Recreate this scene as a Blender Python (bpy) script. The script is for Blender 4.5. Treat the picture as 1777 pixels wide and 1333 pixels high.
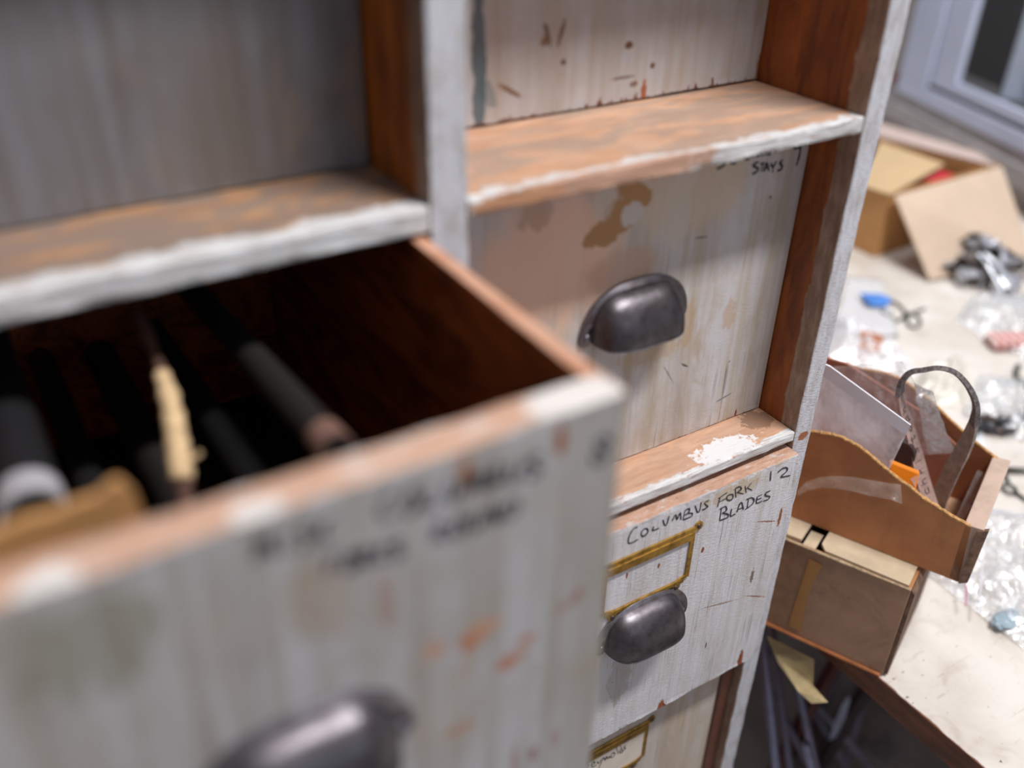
import bpy, bmesh, math, random
import numpy as np
from mathutils import Vector, Matrix, noise
random.seed(7)
for o in list(bpy.data.objects): bpy.data.objects.remove(o)
C = bpy.context.scene.collection
sc = bpy.context.scene

# ------------------------------------------------------------------ camera
FPX = 1632.5
CAM = Vector((-0.22448, -0.40112, 0.18189))
RX, RZ, ROLL = 1.00115, -0.56344, 0.02165
ROT = Matrix.Rotation(RZ, 3, 'Z') @ Matrix.Rotation(RX, 3, 'X') @ Matrix.Rotation(ROLL, 3, 'Z')
cd = bpy.data.cameras.new('camera'); cam = bpy.data.objects.new('camera', cd); C.objects.link(cam)
cam.matrix_world = Matrix.Translation(CAM) @ ROT.to_4x4()
cd.sensor_width = 36; cd.lens = 36 * FPX / 1777; cd.clip_start = 0.02
cd.dof.use_dof = True; cd.dof.focus_distance = 0.775; cd.dof.aperture_fstop = 2.2
sc.camera = cam

# ------------------------------------------------------------------ light
w = bpy.data.worlds.new('world'); sc.world = w; w.use_nodes = True
wn = w.node_tree.nodes; wl = w.node_tree.links
bgn = wn['Background']; tc = wn.new('ShaderNodeTexCoord'); sp = wn.new('ShaderNodeSeparateXYZ'); cr = wn.new('ShaderNodeValToRGB')
mp = wn.new('ShaderNodeMapRange'); mp.inputs[1].default_value = -1; mp.inputs[2].default_value = 1
wl.new(tc.outputs['Generated'], sp.inputs[0]); wl.new(sp.outputs[2], mp.inputs[0]); wl.new(mp.outputs[0], cr.inputs[0]); wl.new(cr.outputs[0], bgn.inputs[0])
cr.color_ramp.elements[0].color = (0.16, 0.14, 0.13, 1); cr.color_ramp.elements[0].position = 0.3
cr.color_ramp.elements[1].color = (0.68, 0.71, 0.80, 1); cr.color_ramp.elements[1].position = 0.75
bgn.inputs[1].default_value = 0.30

def area(name, loc, target, sx, sy, power, color):
    l = bpy.data.lights.new(name, 'AREA'); l.shape = 'RECTANGLE'; l.size = sx; l.size_y = sy; l.energy = power; l.color = color
    o = bpy.data.objects.new(name, l); C.objects.link(o); o.location = loc
    d = (Vector(target) - Vector(loc)).normalized()
    z = -d; x = Vector((1, 0, 0)); y = z.cross(x).normalized(); x = y.cross(z)
    o.matrix_world = Matrix((x, y, z)).transposed().to_4x4(); o.matrix_world.translation = loc
    return o
area('ceiling_lamp_light', (0.70, -0.83, 2.05), (0.2, 0.03, -0.1), 1.0, 0.17, 72, (1.0, 0.965, 0.95))
area('bench_fill_light', (1.30, 0.62, 0.55), (1.2, 0.45, -0.5), 0.8, 0.3, 6.5, (0.97, 0.98, 1.0))  # added fill that brightens the bench top; no such lamp is known
area('daylight_fill_behind', (0.9, -2.5, 0.75), (0.2, 0.0, -0.35), 2.2, 0.6, 10, (0.72, 0.83, 1.0))  # soft bluish fill added behind the camera, for daylight and pull highlights
sc.view_settings.view_transform = 'Standard'; sc.view_settings.look = 'None'
sc.view_settings.gamma = 1; sc.view_settings.use_curve_mapping = False
sc.view_settings.exposure = 0.0

# ------------------------------------------------------------------ measuring helpers: a photo point seen on a real plane
def ray(px, py): return ROT @ Vector(((px - 888.5) / FPX, -(py - 666.5) / FPX, -1.0))
def on(px, py, p, n):
    d = ray(px, py); n = Vector(n); return CAM + d * ((Vector(p) - CAM).dot(n) / d.dot(n))
def ony(px, py, y): return on(px, py, (0, y, 0), (0, 1, 0))
def onz(px, py, z): return on(px, py, (0, 0, z), (0, 0, 1))
def dep(px, py, D): return CAM + ray(px, py) * D

# ------------------------------------------------------------------ materials
def col(r, g, b):
    f = lambda c: (c / 255 / 12.92) if c / 255 <= .04045 else ((c / 255 + .055) / 1.055) ** 2.4
    return (f(r), f(g), f(b), 1)
class N:
    """small wrapper that strings shader nodes together"""
    def __init__(s, name, local=False):
        s.m = bpy.data.materials.new(name); s.m.use_nodes = True; s.t = s.m.node_tree; s.b = s.t.nodes['Principled BSDF']
        if local: s.pos = s.t.nodes.new('ShaderNodeTexCoord').outputs['Object']
        else: s.pos = s.t.nodes.new('ShaderNodeNewGeometry').outputs['Position']
        s.sep = s.t.nodes.new('ShaderNodeSeparateXYZ'); s.L(s.pos, s.sep.inputs[0])
        s.x, s.y, s.z = s.sep.outputs
    def L(s, a, b): s.t.links.new(a, b)
    def put(s, inp, v):
        if isinstance(v, bpy.types.NodeSocket): s.L(v, inp)
        elif isinstance(v, (int, float)) or len(v) == len(inp.default_value): inp.default_value = v
        else: inp.default_value = tuple(v)[:len(inp.default_value)]
    def math(s, op, a, b=0.0, c=0.0, clamp=False):
        n = s.t.nodes.new('ShaderNodeMath'); n.operation = op; n.use_clamp = clamp
        s.put(n.inputs[0], a); s.put(n.inputs[1], b); s.put(n.inputs[2], c); return n.outputs[0]
    def vm(s, op, a, b=(0, 0, 0)):
        n = s.t.nodes.new('ShaderNodeVectorMath'); n.operation = op
        s.put(n.inputs[0], a); s.put(n.inputs[1], b); return n.outputs['Value'] if op in ('LENGTH', 'DOT_PRODUCT') else n.outputs[0]
    def noise(s, scale, detail=4, rough=.55, off=(0, 0, 0), dist=0.0, color=False):
        v = s.vm('ADD', s.vm('MULTIPLY', s.pos, scale), off)
        n = s.t.nodes.new('ShaderNodeTexNoise'); n.inputs['Scale'].default_value = 1; n.inputs['Detail'].default_value = detail
        n.inputs['Roughness'].default_value = rough; n.inputs['Distortion'].default_value = dist; s.L(v, n.inputs['Vector'])
        return n.outputs['Color'] if color else n.outputs['Fac']
    def ramp(s, v, a, b, lo=0.0, hi=1.0):
        n = s.t.nodes.new('ShaderNodeMapRange'); n.interpolation_type = 'SMOOTHSTEP'
        s.put(n.inputs[0], v); n.inputs[1].default_value = a; n.inputs[2].default_value = b; n.inputs[3].default_value = lo; n.inputs[4].default_value = hi
        return n.outputs[0]
    def mix(s, f, a, b):
        n = s.t.nodes.new('ShaderNodeMix'); n.data_type = 'RGBA'; s.put(n.inputs[0], f); s.put(n.inputs[6], a); s.put(n.inputs[7], b); return n.outputs[2]
    def blob(s, c, r, amp=.3, freq=None, rot=0.0, edge=.08, off=(3, 1, 2)):
        """mask of an irregular patch: centre c, radii r, ragged by noise"""
        freq = freq or min(900, max(110, 1.5 / min(r[0], r[2] if r[2] > .0002 else r[1])))
        v = s.vm('SUBTRACT', s.pos, c)
        if rot:
            n = s.t.nodes.new('ShaderNodeVectorRotate'); n.rotation_type = 'Y_AXIS'; n.inputs['Angle'].default_value = rot; s.L(v, n.inputs['Vector']); v = n.outputs[0]
        l = s.vm('LENGTH', s.vm('DIVIDE', v, r))
        q = s.math('ADD', l, s.math('MULTIPLY', s.math('SUBTRACT', s.noise((freq, freq, freq * .45), 5, .7, off), .5), amp * 5))
        return s.ramp(q, 1 + edge, 1 - edge, 0.0, 1.0) if False else s.math('SUBTRACT', 1.0, s.ramp(q, 1 - edge, 1 + edge))
    def bump(s, h, strength=.4, dist=.001):
        n = s.t.nodes.new('ShaderNodeBump'); n.inputs['Strength'].default_value = strength; n.inputs['Distance'].default_value = dist
        s.L(h, n.inputs['Height']); s.L(n.outputs[0], s.b.inputs['Normal'])
    def done(s, c, rough=.6, metal=0.0, **k):
        s.put(s.b.inputs['Base Color'], c); s.put(s.b.inputs['Roughness'], rough); s.put(s.b.inputs['Metallic'], metal)
        for a, v in k.items(): s.put(s.b.inputs[a.replace('_', ' ')], v)
        return s.m
    def normal_z(s):
        g = s.t.nodes.new('ShaderNodeNewGeometry'); q = s.t.nodes.new('ShaderNodeSeparateXYZ'); s.L(g.outputs['Normal'], q.inputs[0]); return q.outputs

def plain(name, c, rough=.5, metal=0.0, var=.12, freq=60, bump=.15, **k):
    n = N(name, True); a = n.noise((freq,) * 3, 4, .6)
    cc = n.mix(n.ramp(a, .3, .7), tuple(x * (1 - var) for x in c[:3]) + (1,), tuple(min(1, x * (1 + var)) for x in c[:3]) + (1,))
    if bump: n.bump(n.noise((freq * 6,) * 3, 3), bump, .0004)
    return n.done(cc, rough, metal, **k)

LIGHT, WARM, DIRT, BARE = col(208, 205, 206), col(186, 174, 158), col(150, 128, 108), col(150, 84, 50)
def wood_color(n, c1=col(196, 130, 88), c2=col(150, 88, 52), g=(30, 30, 400), off=(0, 0, 0)):
    return n.mix(n.ramp(n.noise(g, 5, .6, off, .4), .25, .75), c1, c2)
def paint_mat(name, off=(0, 0, 0), grain='z', light=LIGHT, warm=WARM, dirt=DIRT, dirtiness=.5, lines=.5, chips=.72, blobs=(), edges=(), topwood=True, topblobs=(), bumps=.5, freq=1.0):
    n = N(name)
    f = freq
    S = (lambda a, b: (a, a, b)) if grain == 'z' else ((lambda a, b: (b, a, a)))
    streak = n.noise(S(110 * f, 4), 5, .55, off)
    broad = n.noise(S(38 * f, 5), 4, .6, (off[0] + 9, off[1], off[2]), .6)
    fine = n.noise(S(650 * f, 22), 3, .6, off)
    patch = n.noise(S(26, 12), 4, .6, (off[0], off[1] + 5, off[2]), .8)
    c = n.mix(n.ramp(streak, .34, .80), light, warm)
    c = n.mix(n.math('MULTIPLY', n.ramp(n.noise((34, 34, 22), 5, .65, (off[0], 2, off[2])), .42, .72), .6), c, warm)
    c = n.mix(n.math('MULTIPLY', n.ramp(broad, .42, .85), dirtiness * .8), c, dirt)
    c = n.mix(n.math('MULTIPLY', n.ramp(patch, .55, .75), dirtiness * .7), c, col(168, 140, 106))
    c = n.mix(n.math('MULTIPLY', n.ramp(fine, .6, .75), lines), c, col(118, 106, 98))
    crack = n.math('MULTIPLY', n.ramp(n.noise(S(520 * f, 6), 2, .5, (off[0], off[1], off[2] + 4)), .66, .70), n.ramp(n.noise((14, 14, 14), 2, .5, off), .48, .60))
    c = n.mix(n.math('MULTIPLY', crack, .6), c, col(110, 96, 90))
    speck = n.ramp(n.noise((120, 120, 90), 2, .5, off), .76, .80)
    c = n.mix(n.math('MULTIPLY', speck, .7), c, col(96, 72, 58))
    wood = n.mix(n.ramp(n.noise(S(500, 20), 4), .3, .7), col(172, 98, 58), col(104, 52, 30))
    ch = n.ramp(n.noise(S(170, 60), 5, .7, (off[0] + 2, off[1] + 7, off[2])), chips, chips + .02)
    c = n.mix(ch, c, wood)
    for b in blobs:
        bc, br, bcol = b[:3]; kw = b[3] if len(b) > 3 else {}
        kw = dict(kw); st = kw.pop('st', 1.0)
        mk = n.blob(bc, br, **kw)
        c = n.mix(n.math('MULTIPLY', mk, st), c, wood if bcol == 'wood' else bcol)
    for ax, v0, sg, amp, ecol in edges:      # worn edge: wood shows within a ragged distance of an edge
        q = {'x': n.x, 'y': n.y, 'z': n.z}[ax]
        d = n.math('MULTIPLY', n.math('SUBTRACT', q, v0), sg)
        rag = n.math('MULTIPLY', n.ramp(n.noise((190, 190, 40), 4, .75, (off[0] + 1, 4, 2)), .42, .85), amp)
        mk = n.ramp(n.math('SUBTRACT', rag, d), -.0002, .0004)
        c = n.mix(mk, c, wood if ecol == 'wood' else ecol)
    if topwood:
        nz = n.normal_z()[2]
        tw = n.mix(n.ramp(n.noise((60, 300, 200), 4, .6, off), .3, .7), col(204, 168, 148), col(182, 142, 118))
        tw = n.mix(n.ramp(n.noise((70, 160, 160), 4, .6, (off[0] + 3, 0, 0)), .56, .66), tw, col(205, 196, 190))
        for bc, br in topblobs: tw = n.mix(n.blob(bc, br, .3), tw, col(216, 212, 208))
        c = n.mix(n.ramp(nz, .45, .6), c, tw)
    h = n.math('ADD', n.math('MULTIPLY', fine, .6), n.math('ADD', n.math('MULTIPLY', streak, .6), n.math('SUBTRACT', n.math('MULTIPLY', n.noise((240, 240, 700), 3, .65), .8), n.math('MULTIPLY', crack, .7))))
    n.bump(h, bumps, .0009)
    return n.done(c, .55)

# ------------------------------------------------------------------ mesh helpers
def tag(o, label=None, cat=None, group=None, kind=None):
    if label: o['label'] = label
    if cat: o['category'] = cat
    if group: o['group'] = group
    if kind: o['kind'] = kind
    return o
def empty(name, loc, label, cat, group=None):
    o = bpy.data.objects.new(name, None); C.objects.link(o); o.location = loc; o.empty_display_size = .02
    return tag(o, label, cat, group)
def obj(name, bm, mat, parent=None, smooth=False, origin=None, autosmooth=None):
    """link a bmesh given in room coordinates as ONE object"""
    bmesh.ops.recalc_face_normals(bm, faces=bm.faces[:])
    me = bpy.data.meshes.new(name); bm.to_mesh(me); bm.free()
    o = bpy.data.objects.new(name, me); C.objects.link(o)
    if mat: me.materials.append(mat)
    if smooth: me.polygons.foreach_set('use_smooth', [True] * len(me.polygons))
    vs = np.array([v.co[:] for v in me.vertices]); mid = Vector(((vs[:, 0].min() + vs[:, 0].max()) / 2, (vs[:, 1].min() + vs[:, 1].max()) / 2, vs[:, 2].min()))
    if origin is not None: mid = Vector(origin)
    me.transform(Matrix.Translation(-mid))
    wp = Vector((0, 0, 0)); p = parent
    while p: wp += p.location; p = p.parent
    o.parent = parent; o.location = mid - wp
    return o
def bevelled(bm, wd=.001, seg=2):
    bmesh.ops.bevel(bm, geom=bm.edges[:], offset=wd, segments=seg, affect='EDGES', profile=.6); return bm
def box(bm, x0, x1, y0, y1, z0, z1):
    r = bmesh.ops.create_cube(bm, size=1); vs = r['verts']
    for v in vs: v.co = Vector(((x0 + x1) / 2 + v.co.x * (x1 - x0), (y0 + y1) / 2 + v.co.y * (y1 - y0), (z0 + z1) / 2 + v.co.z * (z1 - z0)))
    return vs
def boxobj(name, ext, mat, parent=None, bev=.001):
    bm = bmesh.new(); box(bm, *ext)
    if bev: bevelled(bm, bev)
    return obj(name, bm, mat, parent)
def board(ext, axis, jit=.0006, rad=.0015, step=.004, seed=0, bm=None):
    """a plank swept along axis with rounded, slightly ragged arrises"""
    bm = bm or bmesh.new(); x0, x1, y0, y1, z0, z1 = ext
    a = {'x': 0, 'y': 1, 'z': 2}[axis]; lo = (x0, y0, z0); hi = (x1, y1, z1); o1, o2 = [i for i in range(3) if i != a]
    prof = []
    for cx, cy, s1, s2 in ((hi[o1], hi[o2], -1, -1), (lo[o1], hi[o2], 1, -1), (lo[o1], lo[o2], 1, 1), (hi[o1], lo[o2], -1, 1)):
        a0 = math.atan2(-s2, -s1)
        q = min(.0045, (hi[o1] - lo[o1]) * .3, (hi[o2] - lo[o2]) * .3)
        arc = [(cx + s1 * rad + rad * math.cos(a0 + k * math.pi / 4), cy + s2 * rad + rad * math.sin(a0 + k * math.pi / 4), 1) for k in (-1, 0, 1)]
        e1, e2 = (cx + s1 * q, cy, 0), (cx, cy + s2 * q, 0)
        if (s1 * s2) > 0: e1, e2 = e2, e1
        if abs(arc[0][1] - cy) < abs(arc[0][0] - cx): pass
        fa, fb = ((cx + s1 * q, cy, 0), (cx, cy + s2 * q, 0))
        first = fa if abs(arc[0][1] - cy) < 1e-7 else fb
        last = fb if first is fa else fa
        prof += [first] + arc + [last]
    n = max(2, int((hi[a] - lo[a]) / step)); rings = []
    for i in range(n + 1):
        t = lo[a] + (hi[a] - lo[a]) * i / n; ring = []
        for k, (p, q, jf) in enumerate(prof):
            c = k // 5
            j1 = (noise.noise(Vector((t * 50, c * 7.3 + seed, k * .25))) + .35 * noise.noise(Vector((t * 260, c * 3.1 + seed, k)))) * jit
            j2 = (noise.noise(Vector((t * 45, c * 5.3 + seed + 50, k * .25))) + .35 * noise.noise(Vector((t * 300, c * 4.1 + seed + 9, k)))) * jit
            if i in (0, n) or not jf: j1 = j2 = 0
            v = [0, 0, 0]; v[a] = t; v[o1] = p + j1; v[o2] = q + j2; ring.append(bm.verts.new(v))
        rings.append(ring)
    m = len(prof)
    for i in range(n):
        for k in range(m): bm.faces.new((rings[i][k], rings[i][(k + 1) % m], rings[i + 1][(k + 1) % m], rings[i + 1][k]))
    bm.faces.new(rings[0]); bm.faces.new(rings[-1][::-1]); return bm
def tube(pts, r, seg=10, caps=True, bm=None, flat=None):
    bm = bm or bmesh.new(); pts = [Vector(p) for p in pts]; rings = []
    up = None
    for i, p in enumerate(pts):
        t = (pts[min(i + 1, len(pts) - 1)] - pts[max(i - 1, 0)]).normalized()
        if up is None: up = Vector((0, 0, 1)) if abs(t.z) < .9 else Vector((1, 0, 0))
        u = t.cross(up).normalized(); v = u.cross(t).normalized(); up = v
        rr = r[i] if isinstance(r, (list, tuple)) else r
        rings.append([bm.verts.new(p + (u * math.cos(2 * math.pi * k / seg) + v * math.sin(2 * math.pi * k / seg) * (flat or 1)) * rr) for k in range(seg)])
    for a, b in zip(rings, rings[1:]):
        for k in range(seg): bm.faces.new((a[k], a[(k + 1) % seg], b[(k + 1) % seg], b[k]))
    if caps: bm.faces.new(rings[0]); bm.faces.new(rings[-1][::-1])
    return bm
def smooth_path(pts, n=8, closed=False):
    P = [Vector(p) for p in pts]; out = []; m = len(P)
    for i in range(m if closed else m - 1):
        if closed: a, b, c, d = P[i - 1], P[i], P[(i + 1) % m], P[(i + 2) % m]
        else: a, b, c, d = P[max(i - 1, 0)], P[i], P[i + 1], P[min(i + 2, m - 1)]
        for k in range(n):
            t = k / n
            out.append(.5 * ((2 * b) + (c - a) * t + (2 * a - 5 * b + 4 * c - d) * t * t + (3 * b - a - 3 * c + d) * t ** 3))
    out.append(P[0] if closed else P[-1]); return out
def slab(pts, n, th, bm=None):
    """polygon given in room coordinates, extruded by th along n"""
    bm = bm or bmesh.new(); n = Vector(n).normalized() * th
    a = [bm.verts.new(Vector(p)) for p in pts]; b = [bm.verts.new(Vector(p) + n) for p in pts]
    bm.faces.new(a[::-1]); bm.faces.new(b); m = len(a)
    for i in range(m): bm.faces.new((a[i], a[(i + 1) % m], b[(i + 1) % m], b[i]))
    return bm
def ink(strokes, wd, nrm, mat, parent, name='handwriting', lift=.00025):
    """flat pen strokes lying on a surface; strokes are point lists in room coordinates"""
    bm = bmesh.new(); nrm = Vector(nrm).normalized()
    for si, s in enumerate(strokes):
        s = [Vector(p) + nrm * (lift + si * 4e-6) for p in s]
        if len(s) > 2: s = smooth_path(s, 4)
        L = []; R_ = []
        for i, p in enumerate(s):
            t = (s[min(i + 1, len(s) - 1)] - s[max(i - 1, 0)]).normalized(); u = t.cross(nrm).normalized()
            q = wd / 2 * (.8 + .35 * noise.noise(p * 300)) * (.7 if i in (0, len(s) - 1) else 1)
            L.append(bm.verts.new(p + u * q)); R_.append(bm.verts.new(p - u * q))
        for i in range(len(s) - 1): bm.faces.new((L[i], L[i + 1], R_[i + 1], R_[i]))
    return obj(name, bm, mat, parent)
INK = plain('marker_ink', col(26, 26, 42), .5, bump=0)

# ------------------------------------------------------------------ cabinet
W, T, D0 = .30, .0193, .0220          # opening, side thickness, divider thickness
FLOOR = -1.29; DEPTH = .47; TOPZ = .53
cab = empty('drawer_cabinet', (0.0, .2, FLOOR), 'tall cabinet of worn whitewashed wooden drawers with one drawer pulled open', 'cabinet')
def frame_mat(name, off, blobs=(), strip=.017, wood1=col(164, 90, 30), wood2=col(108, 52, 16)):
    n = N(name)
    base = n.mix(n.ramp(n.noise((60, 60, 14), 4, .6, off, .5), .3, .7), wood1, wood2)
    base = n.mix(n.ramp(n.noise((20, 400, 9), 3, .6, off), .62, .72), base, tuple(c * .6 for c in wood2[:3]) + (1,))
    fine = n.noise((240, 240, 900), 3, .6, off); streak = n.noise((150, 150, 40), 5, .65, off)
    p = n.mix(n.ramp(streak, .4, .72), col(212, 214, 222), col(180, 176, 174))
    p = n.mix(n.math('MULTIPLY', n.ramp(fine, .52, .7), .55), p, col(120, 116, 114))
    inner = n.mix(n.ramp(streak, .35, .6), col(170, 146, 128), col(138, 112, 94))
    rag = n.math('MULTIPLY', n.math('SUBTRACT', n.noise((120, 120, 30), 4, .7, off), .5), .014)
    yy = n.math('ADD', n.y, rag)
    c = n.mix(n.ramp(yy, strip - .0006, strip + .0006), inner, base)
    nz = n.normal_z()
    c = n.mix(n.ramp(n.math('ABSOLUTE', nz[1]), .55, .75), c, p)
    for b in blobs: c = n.mix(n.blob(*b[:2], **(b[3] if len(b) > 3 else {})), c, b[2])
    rimrag = n.ramp(n.noise((200, 200, 60), 4, .7, (off[0] + 7, 0, 0)), .60, .64)
    rim = n.math('MULTIPLY', n.math('SUBTRACT', 1.0, n.ramp(n.y, .0005, .0035)), rimrag)
    c = n.mix(n.math('MULTIPLY', rim, n.math('SUBTRACT', 1.0, n.ramp(n.math('ABSOLUTE', nz[1]), .85, .95))), c, col(132, 74, 48))
    n.bump(n.math('ADD', fine, n.math('MULTIPLY', streak, .8)), .75, .0011)
    return n.done(c, .5)
side_m = frame_mat('worn_side_paint', (1, 2, 3), blobs=[((.31, 0, -.262), (.006, .02, .004), col(160, 96, 66), {}), ((.306, 0, -.485), (.003, .02, .008), col(160, 96, 66), {})])
div_m = frame_mat('worn_divider_paint', (5, 2, 8), wood1=col(196, 116, 38), wood2=col(130, 68, 22))
obj('side_panel', board((W, W + T, 0, DEPTH, FLOOR + .03, TOPZ), 'z', .0006, .0016, seed=3), side_m, cab)
obj('side_panel', board((-D0 - W - T, -D0 - W, 0, DEPTH, FLOOR + .03, TOPZ), 'z', .0006, seed=4), side_m, cab)
obj('divider', board((-D0, 0, .0, DEPTH, FLOOR + .04, TOPZ - .02), 'z', .0007, .0014, seed=5), div_m, cab)
boxobj('back_panel', (-D0 - W - T, W + T, DEPTH, DEPTH + .008, FLOOR + .03, TOPZ), plain('back_board_wood', col(120, 84, 56)), cab)
boxobj('top_board', (-D0 - W - T, W + T, -.004, DEPTH + .008, TOPZ, TOPZ + .02), plain('top_board_paint', col(196, 192, 186)), cab)
boxobj('plinth', (-D0 - W - T + .01, W + T - .01, .03, DEPTH, FLOOR, FLOOR + .03), plain('plinth_wood', col(110, 90, 76)), cab)

def shelf_mat(name, off, front=.006, ragamp=.02, blobs=(), greys=.6, w1=col(212, 172, 144), w2=col(192, 146, 114), sm_=(.42, .60), gc=col(152, 142, 134)):
    n = N(name)
    g = n.noise((16, 70, 200), 5, .6, off, 1.6)
    wd = n.mix(n.ramp(g, .3, .7), w1, w2)
    sm = n.ramp(n.noise((13, 34, 30), 5, .6, (off[0] + 4, off[1], 0), 1.6), *sm_)
    wd = n.mix(n.math('MULTIPLY', sm, greys), wd, gc)
    wd = n.mix(n.ramp(n.noise((60, 500, 500), 3, .6, off), .64, .80), wd, col(166, 120, 92))
    fine = n.noise((60, 900, 700), 4, .65, off)
    p = n.mix(n.ramp(fine, .4, .68), col(222, 224, 226), col(182, 178, 174))
    p = n.mix(n.ramp(n.noise((60, 260, 420), 4, .7, (off[0], 3, 1)), .6, .68), p, col(176, 124, 98))
    rag = n.math('MULTIPLY', n.math('SUBTRACT', n.noise((45, 45, 45), 5, .65, off), .5), ragamp * 2)
    mk = n.math('SUBTRACT', 1.0, n.ramp(n.math('ADD', n.y, rag), front - .0008, front + .0008))
    mk = n.math('MAXIMUM', mk, n.math('MULTIPLY', n.math('SUBTRACT', 1.0, n.ramp(n.y, .0008, .0016)), 1.0))
    c = n.mix(mk, wd, p)
    for b in blobs: c = n.mix(n.blob(b[0], b[1], **(b[3] if len(b) > 3 else {})), c, b[2])
    n.bump(n.math('ADD', fine, n.math('MULTIPLY', n.noise((80, 400, 400), 3), .6)), .5, .0009)
    return n.done(c, .5)
WHITE = col(226, 226, 228)
RA, RB, RC = (0.0, -.0110), (-.2550, -.2640), (-.5150, -.5230)
shA = shelf_mat('worn_upper_shelf', (2, 1, 0), front=.008, blobs=[((.10, 0, 0), (.07, .004, .02), col(190, 150, 128), {}), ((.03, .0, -.006), (.03, .01, .006), col(196, 146, 112), {})])
shB = shelf_mat('worn_lower_shelf', (8, 4, 0), front=.006, ragamp=.008, greys=.25, blobs=[((.235, .013, RB[0]), (.030, .011, .01), WHITE, dict(amp=.45, freq=160)), ((.285, .030, RB[0]), (.014, .012, .01), col(150, 118, 96), dict(amp=.5))])
obj('shelf', board((.0006, W - .0006, .0005, DEPTH, RA[1], RA[0]), 'x', .0013, .0016, .003, seed=11), shA, cab)
obj('shelf', board((.0006, W - .0006, .0005, DEPTH, RB[1], RB[0]), 'x', .0008, .0012, .003, seed=12), shB, cab)
obj('shelf', board((.0006, W - .0006, .0110, DEPTH, RC[1], RC[0]), 'x', .0006, .0012, .003, seed=13), shB, cab)
shL = shelf_mat('worn_left_shelf', (5, 9, 2), front=.012, blobs=[], greys=.85, w1=col(190, 148, 112), w2=col(164, 118, 84), sm_=(.36, .52), gc=col(136, 122, 114))
obj('shelf', board((-D0 - W + .0006, -D0 - .0006, .0005, DEPTH, -.0135, .0005), 'x', .0010, .0020, .003, seed=14), shL, cab)
for z in (.2545, -.268, -.525):
    obj('shelf', board((-D0 - W + .0006, -D0 - .0006, .0005, DEPTH, z - .011, z), 'x', .0006, seed=15), shL, cab)
obj('shelf', board((.0006, W - .0006, .0005, DEPTH, .2435, .2545), 'x', .0008, seed=16), shA, cab)
for z in (-.79, -1.04):
    for x0 in (.0006, -D0 - W + .0006): obj('shelf', board((x0, x0 + W - .0012, .0005, DEPTH, z - .011, z), 'x', .0006, .0012, .01, seed=17), shL, cab)

inner_m = None
def drawer_inner_mat():
    n = N('drawer_side_wood')
    c = n.mix(n.ramp(n.noise((40, 14, 50), 5, .6, (3, 3, 3), 1.0), .3, .7), col(172, 88, 36), col(96, 42, 18))
    c = n.mix(n.ramp(n.noise((400, 30, 400), 3, .6), .6, .72), c, col(90, 40, 18))
    nz = n.normal_z()[2]
    tw = n.mix(n.ramp(n.noise((300, 60, 200), 4, .6), .3, .7), col(216, 170, 144), col(186, 132, 104))
    tw = n.mix(n.ramp(n.z, -.10, -.05), col(46, 34, 28), tw) if False else tw
    c = n.mix(n.ramp(nz, .45, .6), c, tw)
    n.bump(n.noise((400, 30, 400), 3), .3, .0006)
    return n.done(c, .5)
inner_m = drawer_inner_mat()
pull_n = N('aged_pewter', True)
pc = pull_n.mix(pull_n.ramp(pull_n.noise((90, 90, 90), 5, .65), .35, .75), col(134, 130, 136), col(104, 96, 98))
pull_n.bump(pull_n.noise((500, 500, 500), 4), .25, .0004)
PULL = pull_n.done(pc, pull_n.ramp(pull_n.noise((60, 60, 60), 4), .3, .7, .32, .42), .8)
SCREW = plain('dark_screw_steel', col(96, 84, 80), .4, .8)
BRASS_n = N('aged_brass', True)
bc_ = BRASS_n.mix(BRASS_n.ramp(BRASS_n.noise((120, 120, 120), 4, .6), .4, .7), col(190, 150, 72), col(132, 102, 52))
BRASS_n.bump(BRASS_n.noise((600, 600, 600), 3), .2, .0003)
BRASS = BRASS_n.done(bc_, .38, .75)
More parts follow.
